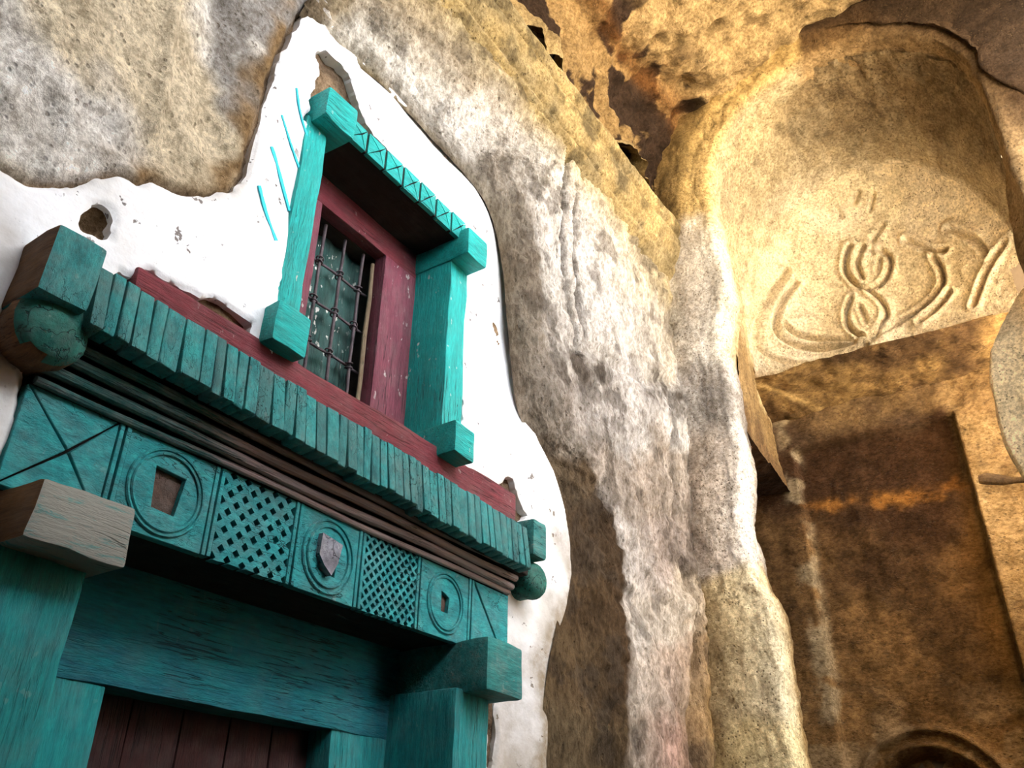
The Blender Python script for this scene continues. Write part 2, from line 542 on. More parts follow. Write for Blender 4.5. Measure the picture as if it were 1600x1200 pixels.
# white lime plaster, a skin with a broken edge and holes
def build_plaster():
    hx = 0.0085
    xs = np.arange(-1.2, 3.86, hx); zs = np.arange(0.6, 5.06, hx)
    X, Z = np.meshgrid(xs, zs, indexing='ij')
    P = np.stack([X, np.zeros_like(X), Z], -1)
    ed = (fbm(P, 14, 4, 61) * 0.012 + fbm(P, 4, 2, 63) * 0.010) * sstep(1.75, 1.55, X) + 0.02 * sstep(1.6, 1.75, X)
    f = poly_sdf(X, Z, PLASTER) - 0.012 + ed
    ed2 = fbm(P, 18, 4, 71) * 0.013 + fbm(P, 6, 2, 72) * 0.012
    holes = [
        [(.893, 3.15), (.905, 3.20), (.925, 3.218), (.960, 3.217), (.978, 3.19), (.978, 3.145), (.945, 3.112), (.91, 3.118)],
        [(1.544, 4.456), (1.589, 4.514), (1.724, 4.503), (1.781, 4.443), (1.864, 4.368), (2.2, 4.33), (2.60, 4.33), (2.60, 4.1), (1.55, 4.1), (1.555, 4.24), (1.579, 4.361)],
        [(1.06, 3.0), (1.072, 3.04), (1.10, 3.092), (1.181, 3.12), (1.29, 3.105), (1.382, 3.136), (1.50, 3.14), (1.50, 2.9), (1.06, 2.9)],
        [(2.88, 3.0), (2.907, 3.10), (2.96, 3.14), (3.036, 3.163), (3.09, 3.09), (3.15, 3.03), (3.08, 2.96), (2.9, 2.9)],
        [(.79, 2.86), (.80, 2.95), (.83, 3.04), (.865, 3.045), (.90, 2.8)],
        [(1.585, 2.95), (1.595, 4.15), (2.60, 4.15), (2.605, 2.95)],
        [(.85, 2.38), (.885, 2.46), (.875, 2.63), (.84, 2.70), (.82, 2.88), (2.98, 2.88), (3.02, 2.66), (3.03, 2.56), (2.98, 2.36), (2.84, 2.25), (2.82, -0.5), (0.82, -0.5), (0.84, 2.2)],
        [(2.90, 2.25), (2.95, 2.25), (2.935, 1.95), (2.90, 1.95)],
        [(1.03, 2.75), (1.03, 3.05), (3.02, 3.05), (3.02, 2.75)],
        [(2.60, 3.40), (2.632, 3.38), (2.63, 3.29), (2.60, 3.27)],
    ]
    h = np.full(X.shape, -9.0)
    for H in holes:
        h = np.maximum(h, poly_sdf(X, Z, H))
    f = np.minimum(f, -(h + ed2))
    big = fbm(P, 1.3, 3, 81) * 0.022 + fbm(P, 9, 3, 83) * 0.003
    edge = sstep(0.0, 0.014, f)
    Y = -0.212 - 0.010 * edge + big
    right = poly_sdf(X, Z, PLASTER)
    Y -= 0.05 * sstep(0.25, 0.0, right) * sstep(2.9, 3.15, X)
    vid = -np.ones(X.shape, int)
    ins = f > 0
    vid[ins] = np.arange(ins.sum())
    V = list(np.stack([X[ins], Y[ins], Z[ins]], -1))
    faces = []
    a, b, c, d = ins[:-1, :-1], ins[1:, :-1], ins[1:, 1:], ins[:-1, 1:]
    full = a & b & c & d
    q = np.stack([vid[:-1, :-1], vid[1:, :-1], vid[1:, 1:], vid[:-1, 1:]], -1)[full]
    faces = q.tolist()
    part = (a | b | c | d) & ~full
    cache = {}

    def cross(p, q_):
        key = (min(p, q_), max(p, q_))
        if key not in cache:
            fa, fb = f[p], f[q_]
            t = fa / (fa - fb)
            v = [(1 - t) * X[p] + t * X[q_], (1 - t) * Y[p] + t * Y[q_], (1 - t) * Z[p] + t * Z[q_]]
            V.append(np.array(v)); i = len(V) - 1
            V.append(np.array([v[0], -0.175, v[2]]))
            cache[key] = i
        return cache[key]
    for i, j in np.argwhere(part):
        cs = [(i, j), (i + 1, j), (i + 1, j + 1), (i, j + 1)]
        poly, cut = [], []
        for k in range(4):
            p, q_ = cs[k], cs[(k + 1) % 4]
            if ins[p]: poly.append(int(vid[p]))
            if ins[p] != ins[q_]:
                e = cross(p, q_); poly.append(e); cut.append((e, bool(ins[p])))
        if len(cut) == 2 and len(poly) >= 3:
            faces.append(poly)
            (e0, in0), (e1, _) = cut
            faces.append([e1, e0, e0 + 1, e1 + 1] if in0 else [e0, e1, e1 + 1, e0 + 1])
    me = bpy.data.meshes.new('plaster')
    me.from_pydata([tuple(v) for v in V], [], faces)
    me.update()
    me.polygons.foreach_set('use_smooth', [True] * len(me.polygons))
    me.set_sharp_from_angle(angle=math.radians(50))
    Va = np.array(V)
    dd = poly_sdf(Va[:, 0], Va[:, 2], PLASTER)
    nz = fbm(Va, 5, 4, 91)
    dirt_shade = sstep(0.22, 0.02, dd + 0.10 * nz) * sstep(2.95, 3.2, Va[:, 0] + 0.1 * (3.0 - Va[:, 2])) * sstep(3.5, 2.7, Va[:, 2])
    dirt_shade = np.maximum(dirt_shade, sstep(2.85, 2.0, Va[:, 2] + 0.3 * nz) * sstep(2.8, 3.0, Va[:, 0]) * 0.7)  # lower plaster right of the door darkened: weaker light put in colour
    dirt_shade = np.maximum(dirt_shade, 0.5 * sstep(0.95, 0.75, Va[:, 0] + 0.05 * nz) * sstep(3.12, 2.95, Va[:, 2] + 0.05 * nz))
    dirt_shade = np.maximum(dirt_shade, 0.35 * sstep(0.035, 0.0, dd + 0.02 * nz))
    at = me.attributes.new('dirt_shade', 'FLOAT', 'POINT')
    at.data.foreach_set('value', dirt_shade.astype(np.float32))
    return link_mesh('plaster', me, M['plaster'], wall_left)


plaster = build_plaster()
plaster['label'] = 'white lime plaster with broken edges around door and window'
for pts in ([(1.43, 3.852), (1.49, 3.763), (1.558, 3.651)], [(1.415, 3.659), (1.46, 3.579), (1.522, 3.49)], [(1.448, 4.027), (1.504, 3.94), (1.567, 3.862)], [(1.482, 4.194), (1.525, 4.104), (1.573, 4.028)]):
    bm = bmesh.new()
    w = 0.007 if pts[0][1] < 3.9 else 0.0045
    dx, dz = pts[-1][0] - pts[0][0], pts[-1][1] - pts[0][1]
    L = math.hypot(dx, dz)
    P = np.array([(x, 0, z) for x, z in pts])
    cur = catmull(P, 5)
    yy = -0.212 - 0.010 + fbm(np.stack([cur[:, 0], 0 * cur[:, 0], cur[:, 2]], -1), 1.3, 3, 81) * 0.022 - 0.004
    prev = None
    for p, y in zip(cur, yy):
        ww = w * (0.7 + 0.5 * random.random())
        a = bm.verts.new((p[0] - dz / L * ww, y, p[2] + dx / L * ww)); b = bm.verts.new((p[0] + dz / L * ww, y, p[2] - dx / L * ww))
        a2 = bm.verts.new((a.co.x, y + 0.01, a.co.z)); b2 = bm.verts.new((b.co.x, y + 0.01, b.co.z))
        if prev:
            for k in range(4):
                r = (a, b, b2, a2)
                bm.faces.new((prev[k], prev[(k + 1) % 4], r[(k + 1) % 4], r[k]))
        prev = (a, b, b2, a2)
    bm_obj('paint_stroke', bm, M['cyan'], plaster)

# rock buttress that closes the plaster on top and on the right: rows run round the plaster edge, columns outward
RB = [[(1.429, -0.236, 4.554), (1.46, -0.25, 4.74), (1.5, -0.29, 4.94), (1.55, -0.35, 5.26), (1.55, -0.33, 5.38)],
      [(1.655, -0.236, 4.574), (1.79, -0.25, 4.78), (1.95, -0.29, 5.08), (2.14, -0.35, 5.42), (2.14, -0.33, 5.54)],
      [(1.939, -0.236, 4.633), (2.1, -0.25, 4.83), (2.38, -0.29, 5.14), (2.68, -0.35, 5.44), (2.68, -0.33, 5.56)],
      [(2.262, -0.236, 4.623), (2.46, -0.25, 4.84), (2.79, -0.29, 5.15), (3.09, -0.35, 5.41), (3.09, -0.33, 5.53)],
      [(2.653, -0.236, 4.593), (2.93, -0.26, 4.89), (3.29, -0.3, 5.21), (3.55, -0.35, 5.44), (3.55, -0.33, 5.56)],
      [(2.81, -0.236, 4.476), (3.14, -0.28, 4.76), (3.57, -0.31, 5.09), (4.02, -0.35, 5.43), (4.02, -0.33, 5.55)],
      [(2.9, -0.24, 4.234), (3.18, -0.29, 4.39), (3.78, -0.31, 4.84), (4.8, -0.35, 5.44), (4.96, -0.3, 5.44)],
      [(2.949, -0.24, 3.91), (3.18, -0.31, 3.99), (3.89, -0.32, 4.37), (4.8, -0.35, 4.88), (4.96, -0.3, 4.88)],
      [(3.037, -0.24, 3.529), (3.34, -0.32, 3.61), (4.08, -0.33, 3.96), (4.86, -0.35, 4.31), (5.02, -0.3, 4.31)],
      [(3.263, -0.24, 3.284), (3.66, -0.32, 3.41), (4.24, -0.33, 3.62), (4.9, -0.35, 3.86), (5.06, -0.3, 3.86)],
      [(3.4, -0.262, 2.981), (3.96, -0.32, 3.12), (4.44, -0.33, 3.26), (4.96, -0.35, 3.42), (5.12, -0.3, 3.42)],
      [(3.37, -0.262, 2.667), (3.98, -0.32, 2.79), (4.51, -0.33, 2.91), (4.96, -0.35, 3.04), (5.12, -0.3, 3.04)],
      [(3.263, -0.262, 2.364), (3.95, -0.32, 2.44), (4.43, -0.33, 2.52), (4.92, -0.35, 2.6), (5.08, -0.3, 2.6)],
      [(3.194, -0.262, 1.982), (3.9, -0.32, 2.04), (4.34, -0.33, 2.08), (4.88, -0.35, 2.13), (5.04, -0.3, 2.13)],
      [(3.175, -0.262, 1.013), (3.88, -0.32, 1.0), (4.32, -0.33, 1.0), (4.86, -0.35, 1.0), (5.02, -0.3, 1.0)],
      [(3.155, -0.262, 0.014), (3.86, -0.32, -0.02), (4.3, -0.33, -0.02), (4.84, -0.35, -0.02), (5.0, -0.3, -0.02)]]
RBC = [[(110, 95, 70), (170, 150, 120), (165, 148, 120), (160, 140, 112), (160, 142, 105)],
       [(120, 105, 75), (215, 208, 196), (215, 208, 196), (180, 165, 142), (160, 142, 105)],
       [(118, 102, 74), (228, 222, 212), (228, 222, 212), (196, 182, 162), (170, 152, 112)],
       [(128, 116, 96), (228, 222, 214), (228, 222, 214), (216, 206, 194), (172, 152, 108)],
       [(126, 116, 100), (172, 162, 150), (185, 176, 165), (222, 216, 208), (188, 168, 126)],
       [(116, 106, 90), (140, 130, 118), (205, 198, 190), (216, 210, 204), (192, 172, 130)],
       [(102, 90, 74), (138, 126, 112), (200, 194, 186), (216, 210, 204), (198, 180, 142)],
       [(106, 96, 82), (140, 130, 118), (180, 172, 164), (208, 202, 196), (194, 182, 164)],
       [(126, 114, 100), (146, 136, 126), (160, 150, 142), (200, 194, 190), (206, 200, 194)],
       [(104, 90, 72), (92, 76, 58), (178, 166, 156), (172, 158, 146), (160, 148, 136)],
       [(88, 72, 54), (76, 60, 44), (196, 188, 182), (176, 160, 150), (168, 152, 140)],
       [(92, 74, 52), (80, 62, 44), (204, 194, 184), (202, 188, 172), (190, 168, 140)],
       [(104, 86, 62), (78, 60, 42), (200, 186, 172), (198, 174, 156), (172, 138, 92)],
       [(116, 100, 76), (92, 74, 52), (188, 172, 156), (198, 160, 142), (176, 140, 92)],
       [(116, 100, 76), (92, 74, 52), (188, 172, 156), (190, 160, 136), (176, 140, 92)],
       [(116, 100, 76), (92, 74, 52), (188, 172, 156), (190, 160, 136), (176, 140, 92)]]
SK = np.array([0, 0.92, 1.06, 2.0, 3.0, 4.0])
RBC = [r + [r[-1]] for r in RBC]


def sample_rows(C, T, S, knots, sharp=0.35):
    """colour lattice looked up at warped (T,S)"""
    C = lin(np.array(C, float))
    n = len(C)
    T = np.clip(T, 0, n - 1 - 1e-6)
    i = T.astype(int); ft = T - i
    ft = sstep(sharp, 1 - sharp, ft)[..., None]
    j = np.clip(np.searchsorted(knots, S, side='right') - 1, 0, len(knots) - 2)
    fs = np.clip((S - knots[j]) / (knots[j + 1] - knots[j]), 0, 1)[..., None]
    a = C[i, j] * (1 - fs) + C[i, j + 1] * fs
    i2 = np.minimum(i + 1, n - 1)
    b = C[i2, j] * (1 - fs) + C[i2, j + 1] * fs
    return a * (1 - ft) + b * ft


def loft(name, ctrl, cols, knots, nr, nc, mat, parent=None, amp=0.03, seed=0, warp=0.25, extra=None, toward=(0, -1, 0), keepf=None, sharp=0.3, fine=0.008, hold=False, dirt_shade=None):
    P = catmull(np.array(ctrl, float), nr)
    P = np.swapaxes(catmull(np.swapaxes(P, 0, 1), nc), 0, 1)
    n, m_ = P.shape[:2]
    T, S = np.meshgrid(np.linspace(0, len(ctrl) - 1, n), np.linspace(0, len(ctrl[0]) - 1, m_), indexing='ij')
    N = grid_normals(P)
    flip = float((N * np.array(toward)).sum(-1).mean()) < 0
    if flip: N = -N
    d = fbm(P, 1.7, 3, seed) * amp + fbm(P, 6, 4, seed + 3) * amp * 0.45 + fbm(P, 26, 3, seed + 5) * fine
    if hold: d = d * (0.15 + 0.85 * sstep(0.0, 0.5, S))
    if extra is not None: d = d + extra(P, T, S)
    Q = P + N * d[..., None]
    Tw = T + fbm(P, 3.2, 5, seed + 11) * warp
    Sw = S + fbm(P, 4.5, 4, seed + 13) * warp * 0.22
    col = sample_rows(cols, Tw, Sw, np.array(knots, float), sharp)
    blotch = sstep(0.05, 0.5, fbm(P, 3.0, 5, seed + 19))[..., None]
    col = col * (1 - 0.22 * blotch)
    if dirt_shade is not None:
        k = dirt_shade(P)[..., None]
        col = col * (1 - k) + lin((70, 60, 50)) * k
    keep = None if keepf is None else keepf(P)[:-1, :-1]
    return grid_mesh(name, Q, mat, parent, col, keep, flip)


G1 = [(3.439, 5.45), (3.448, 4.90), (3.496, 4.475), (3.548, 4.08)]
G2 = [(3.574, 5.29), (3.585, 4.76), (3.628, 4.21)]


def rb_extra(P, T, S):
    x, z = P[..., 0], P[..., 2]
    d = 0.06 * np.exp(-(seg_dist(x, z, G1) / 0.02) ** 2) + 0.05 * np.exp(-(seg_dist(x, z, G2) / 0.018) ** 2)
    # a deep vertical joint near the corner, widening towards the floor
    gx = np.interp(z, [1.0, 2.2, 2.9, 3.4, 4.0, 4.6, 5.4], [4.72, 4.72, 4.80, 4.72, 4.70, 4.72, 4.74])
    gw = np.interp(z, [1.0, 2.4, 3.0, 3.6, 5.4], [0.09, 0.08, 0.05, 0.035, 0.02])
    d = d + np.interp(z, [1, 2.6, 3.2, 4.4, 5.4], [0.13, 0.12, 0.07, 0.05, 0.02]) * np.exp(-((x - gx) / gw) ** 4)
    # broken lip at the foot of the plaster remains
    lip = [(4.05, 3.22), (4.14, 3.07), (4.40, 2.97), (4.60, 2.92), (4.70, 2.96)]
    d = d - 0.035 * np.exp(-(seg_dist(x, z, lip) / 0.05) ** 2)
    ledge = [(3.5, 4.12), (3.8, 4.2), (4.3, 4.25), (4.8, 4.5)]
    d = d + 0.025 * np.exp(-(seg_dist(x, z, ledge) / 0.04) ** 2)
    return d


def rb_dirt_shade(P):
    """grime and painted shade of the grooves, plus the soot band of the ledge"""
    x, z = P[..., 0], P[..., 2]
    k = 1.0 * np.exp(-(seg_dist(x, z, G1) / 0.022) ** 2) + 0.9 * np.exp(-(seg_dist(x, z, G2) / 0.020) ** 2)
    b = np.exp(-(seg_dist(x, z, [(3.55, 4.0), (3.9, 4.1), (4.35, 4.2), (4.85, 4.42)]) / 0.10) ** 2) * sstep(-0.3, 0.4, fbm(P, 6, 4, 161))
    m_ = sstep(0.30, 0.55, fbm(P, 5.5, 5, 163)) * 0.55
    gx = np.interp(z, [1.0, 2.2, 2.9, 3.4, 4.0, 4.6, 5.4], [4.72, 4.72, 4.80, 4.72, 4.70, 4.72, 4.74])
    j_ = 0.6 * np.exp(-((x - gx) / 0.05) ** 2) * sstep(4.2, 3.0, z)  # shade inside the deep corner joint, painted in
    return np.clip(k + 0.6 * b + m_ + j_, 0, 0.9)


buttress = loft('rock_buttress', RB, RBC, SK, 20, 64, M['rock'], wall_left, 0.035, 101, 0.3, lambda P, T, S: -rb_extra(P, T, S), (0, -1, 0), fine=0.014, hold=True, dirt_shade=rb_dirt_shade)
buttress['label'] = 'pale and soot-dark rock shoulder right of the plaster'

# moulded band under the ceiling, cut from the rock
xs = np.linspace(-0.6, 4.98, 460)
prof = catmull(np.array([(-.30, 5.38), (-.35, 5.42), (-.385, 5.45), (-.38, 5.475), (-.41, 5.50), (-.445, 5.575), (-.455, 5.62), (-.445, 5.635), (-.475, 5.66), (-.485, 5.71), (-.40, 5.76)], float), 6)
Pm = np.zeros((len(xs), len(prof), 3))
Pm[..., 0] = xs[:, None]; Pm[..., 1] = prof[None, :, 0]; Pm[..., 2] = prof[None, :, 1] + 0.05 * np.maximum(0, xs[:, None] - 2.4) * np.linspace(0, 1, len(prof))[None, :]
N = grid_normals(Pm)
Pm = Pm + N * (fbm(Pm, 2, 3, 201) * 0.012 + fbm(Pm, 18, 3, 203) * 0.005)[..., None]
k = sstep(-0.3, 0.5, fbm(Pm, 3, 5, 205))[..., None]
cmould = lin((172, 150, 104)) * (1 - k) + lin((146, 130, 96)) * k
k = sstep(0.2, 0.6, fbm(Pm, 6, 4, 207))[..., None]
cmould = cmould * (1 - 0.5 * k)
band = grid_mesh('stone_moulding', Pm, M['rock_smooth'], wall_left, cmould)

# rough ceiling
CX = [-2.6, 0.0, 1.6, 2.6, 3.4, 4.1, 4.6, 5.0]
CP = [(-.44, 5.70), (-.36, 5.98), (-.40, 6.28), (-.56, 6.52), (-.95, 6.68), (-1.64, 6.95), (-2.4, 6.95), (-2.9, 6.85), (-3.5, 6.7)]
cc = []
for x in CX:
    r = []
    for j, (y, z) in enumerate(CP):
        lift = np.interp(x, [2.4, 5.0], [0.0, 0.22]) * (1 if 2 <= j <= 6 else 0.5 if j == 1 else 0.4)
        r.append((x, y, z + lift + (0.13 * (x - 2.4) * 0.4 if j == 0 and x > 2.4 else 0)))
    cc.append(r)
ochre = (196, 160, 100); ol = (206, 178, 128); dk = (72, 52, 36)
CC = [[(180, 156, 110), (150, 124, 84), (160, 132, 90), (156, 126, 84), (178, 152, 110), (172, 148, 108), (126, 104, 76), (96, 72, 50), (90, 70, 48)] for _ in CX]


def ceil_extra(P, T, S):
    x, y, z = P[..., 0], P[..., 1], P[..., 2]
    d = 0 * x
    rng = random.Random(4)
    for k in range(46):   # pick holes and hollows
        cx, cy = rng.uniform(1.5, 4.95), -0.6 - 2.2 * rng.random() ** 1.3
        rx, ry = rng.uniform(0.05, 0.15), rng.uniform(0.05, 0.12)
        d += rng.uniform(0.03, 0.09) * np.exp(-(((x - cx) / rx) ** 2 + ((y - cy) / ry) ** 2) ** 2)
    for k in range(30):   # hollows in the cove above the band
        cx, cz = rng.uniform(1.5, 4.9), rng.uniform(5.85, 6.45)
        rx, rz = rng.uniform(0.03, 0.09), rng.uniform(0.06, 0.17)
        d += rng.uniform(0.03, 0.08) * np.exp(-(((x - cx + (z - cz) * 0.5) / rx) ** 2 + ((z - cz) / rz) ** 2) ** 2) * (y > -0.75)
    return -d - 0.05 * fbm(P, 5, 4, 311)


def build_ceiling():
    P = catmull(np.array(cc, float), 52)
    P = np.swapaxes(catmull(np.swapaxes(P, 0, 1), 26), 0, 1)
    n, m_ = P.shape[:2]
    T, S = np.meshgrid(np.linspace(0, len(cc) - 1, n), np.linspace(0, len(CP) - 1, m_), indexing='ij')
    N = grid_normals(P)
    sgn = -1.0 if N[n // 2, m_ // 2, 2] > 0 else 1.0
    N = N * sgn     # pointing into the room
    d = fbm(P, 1.7, 3, 300) * 0.07 + fbm(P, 7, 4, 303) * 0.03 + ceil_extra(P, T, S)
    Q = P + N * d[..., None]
    col = sample_rows(CC, T, S + fbm(P, 4, 4, 305) * 0.3, np.arange(len(CP), dtype=float), 0.1)
    # tarry black patches that cling to the cove and its edge
    b = fbm(P, 4.2, 4, 321) + 0.25 * np.sin(P[..., 0] * 19 + P[..., 2] * 7)
    zone = np.clip(np.interp(S, [0.2, 0.6, 2.6, 3.3, 4.2], [0, 1, 1, 0.35, 0.05]), 0, 1)
    k = (sstep(0.10, 0.20, b * 0.8 + 0.35 * zone - 0.16) * sstep(0.02, 0.3, zone))[..., None]
    col = col * (1 - k) + lin((58, 44, 34)) * k
    rd = (np.exp(-((S - 3.05 - 0.2 * fbm(P, 3, 3, 331)) / 0.22) ** 2) * 0.7)[..., None]
    col = col * (1 - rd) + lin((112, 74, 36)) * rd
    return grid_mesh('ceiling', Q, M['ceil'], None, col, None, flip=(sgn > 0) == False)


ceiling = build_ceiling()
tag(ceiling, 'rough pick-marked ochre rock ceiling with black tarry patches', 'ceiling', kind='structure')

# end wall with the great arch
XA = 4.92
YC, ZC, RA = -1.644, 6.06, 0.93
JL = [(-.80, 0.0), (-.80, 1.2), (-.794, 2.115), (-.780, 2.597), (-.776, 2.949), (-.722, 3.105), (-.679, 3.304), (-.668, 3.547), (-.692, 3.70), (-.714, 3.965),
      (-.695, 4.337), (-.681, 4.785), (-.736, 5.027), (-.775, 5.25), (-.735, 5.6)]
inner = list(JL)
for a in np.linspace(180, 0, 13):
    inner.append((YC - RA * math.cos(math.radians(a)) * -1 if False else YC + RA * -math.cos(math.radians(a)), ZC + RA * math.sin(math.radians(a))))
inner = [(y, z) for y, z in inner]
# arch runs from the left spring (y=-.714) over the crown to the right spring
arch = [(YC + RA * math.cos(math.radians(a)), ZC + RA * math.sin(math.radians(a))) for a in np.linspace(0, 180, 13)]
inner = list(JL) + arch + [(-2.57, 5.3), (-2.56, 4.2), (-2.56, 2.5), (-2.56, 0)]
EW, EWC = [], []
nj = len(JL)
for i, (y, z) in enumerate(inner):
    if i < nj:
        rowp = [(XA + .36, -.02, z), (XA + .36, -.30, z), (XA + .33, y + .07, z), (XA + .20, y + .005, z), (XA + .07, y, z), (XA - .01, y + .03, z),
                (XA - .02, y + .14, z), (XA - .02, (y + .2 - .33) / 2, z), (XA + .02, -.16, z)]
        rv = [(52, 38, 28), (60, 44, 30), (92, 68, 44)]
        if z < 2.3: c = [(170, 138, 88), (232, 208, 156), (236, 214, 166), (232, 210, 160), (222, 196, 142), (150, 116, 62)]
        elif z < 3.2: c = [(176, 148, 104), (232, 214, 176), (234, 218, 184), (228, 210, 172), (214, 190, 146), (156, 124, 74)]
        elif z < 4.2: c = [(190, 180, 166), (232, 224, 214), (226, 218, 208), (206, 192, 178), (190, 174, 158), (170, 154, 138)]
        elif z < 4.45: c = [(160, 150, 140), (190, 184, 176), (150, 142, 134), (160, 152, 144), (176, 168, 160), (190, 184, 178)]
        else: c = [(196, 176, 136), (214, 202, 176), (220, 212, 196), (216, 208, 196), (200, 190, 176), (180, 168, 140)]
        c = rv + c
        if z >= 4.45: c[:3] = [(150, 118, 74), (160, 130, 86), (178, 150, 104)]
    elif i < nj + 13:
        a = math.radians((i - nj) * 15)
        ca, sa = math.cos(a), math.sin(a)
        def pt(r, x):
            yy, zz = YC + r * ca, ZC + r * sa
            return (x, min(yy, -.2), zz)
        rout = RA + (.42 if ca > -.05 else .42 + 1.3 * min(1, -ca * 2))
        rowp = [pt(RA + .10, XA + .40), pt(RA + .07, XA + .36), pt(RA + .035, XA + .30), pt(RA + .008, XA + .2), pt(RA - .006, XA + .07), pt(RA + .012, XA - .03),
                pt(RA + .12, XA - .05), pt(RA + .2, XA - .09), pt(rout, XA - .06)]
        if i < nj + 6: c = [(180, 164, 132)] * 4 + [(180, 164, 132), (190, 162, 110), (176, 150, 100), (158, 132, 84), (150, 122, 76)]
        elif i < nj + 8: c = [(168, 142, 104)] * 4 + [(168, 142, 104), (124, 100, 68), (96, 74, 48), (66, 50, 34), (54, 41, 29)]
        else: c = [(150, 126, 92)] * 4 + [(150, 126, 92), (104, 84, 58), (78, 60, 42), (56, 43, 31), (46, 36, 27)]  # wall right of the crown darkened: its shade put in colour
    else:
        rowp = [(XA + .40, y + .08, z), (XA + .36, y + .05, z), (XA + .3, y + .02, z), (XA + .2, y, z), (XA + .07, y, z), (XA - .03, y - .04, z),
                (XA - .02, y - .3, z), (XA - .02, y - .8, z), (XA, y - 1.9, z)]
        c = [(150, 126, 92)] * 9
    EW.append(rowp); EWC.append(c)
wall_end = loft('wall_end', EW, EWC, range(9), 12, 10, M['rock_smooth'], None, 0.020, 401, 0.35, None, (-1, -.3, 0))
tag(wall_end, 'pale rock wall pierced by the tall arched opening on the right', 'wall', kind='structure')

CURVES = [
    [(-0.839, 6.32), (-0.672, 6.093), (-0.567, 5.87), (-0.512, 5.65), (-0.537, 5.52), (-0.672, 5.459), (-0.89, 5.435), (-1.156, 5.44), (-1.307, 5.527)],
    [(-0.878, 6.205), (-0.751, 6.048), (-0.665, 5.864), (-0.657, 5.724), (-0.758, 5.623), (-0.944, 5.562), (-1.214, 5.57)],
    [(-0.72, 5.827), (-0.777, 5.745), (-0.928, 5.668), (-1.122, 5.622), (-1.288, 5.603)],
    [(-1.368, 6.473), (-1.304, 6.35), (-1.291, 6.212), (-1.367, 6.077), (-1.483, 6.051), (-1.59, 6.136), (-1.641, 6.279), (-1.594, 6.378)],
    [(-1.468, 6.443), (-1.391, 6.306), (-1.402, 6.159)],
    [(-1.581, 6.322), (-1.534, 6.197)],
    [(-1.278, 5.989), (-1.206, 5.842), (-1.22, 5.693), (-1.32, 5.594), (-1.434, 5.655), (-1.514, 5.793), (-1.491, 5.925), (-1.426, 6.028)],
    [(-1.328, 5.892), (-1.349, 5.741)],
    [(-1.961, 6.156), (-1.986, 5.985), (-1.94, 5.867), (-1.799, 5.769), (-1.578, 5.69), (-1.307, 5.527)],
    [(-1.992, 5.804), (-1.891, 5.73), (-1.738, 5.651)],
    [(-2.431, 5.948), (-2.26, 5.812), (-2.132, 5.633)],
    [(-1.554, 6.875), (-1.496, 6.81)],
    [(-1.655, 6.824), (-1.609, 6.737)],
    [(-1.354, 6.812), (-1.367, 6.74)],
    [(-1.666, 6.585), (-1.547, 6.474)],
    [(-1.794, 6.393), (-1.96, 6.216), (-2.051, 6.168)],
    [(-2.111, 6.324), (-2.25, 6.141), (-2.318, 5.963)],
]


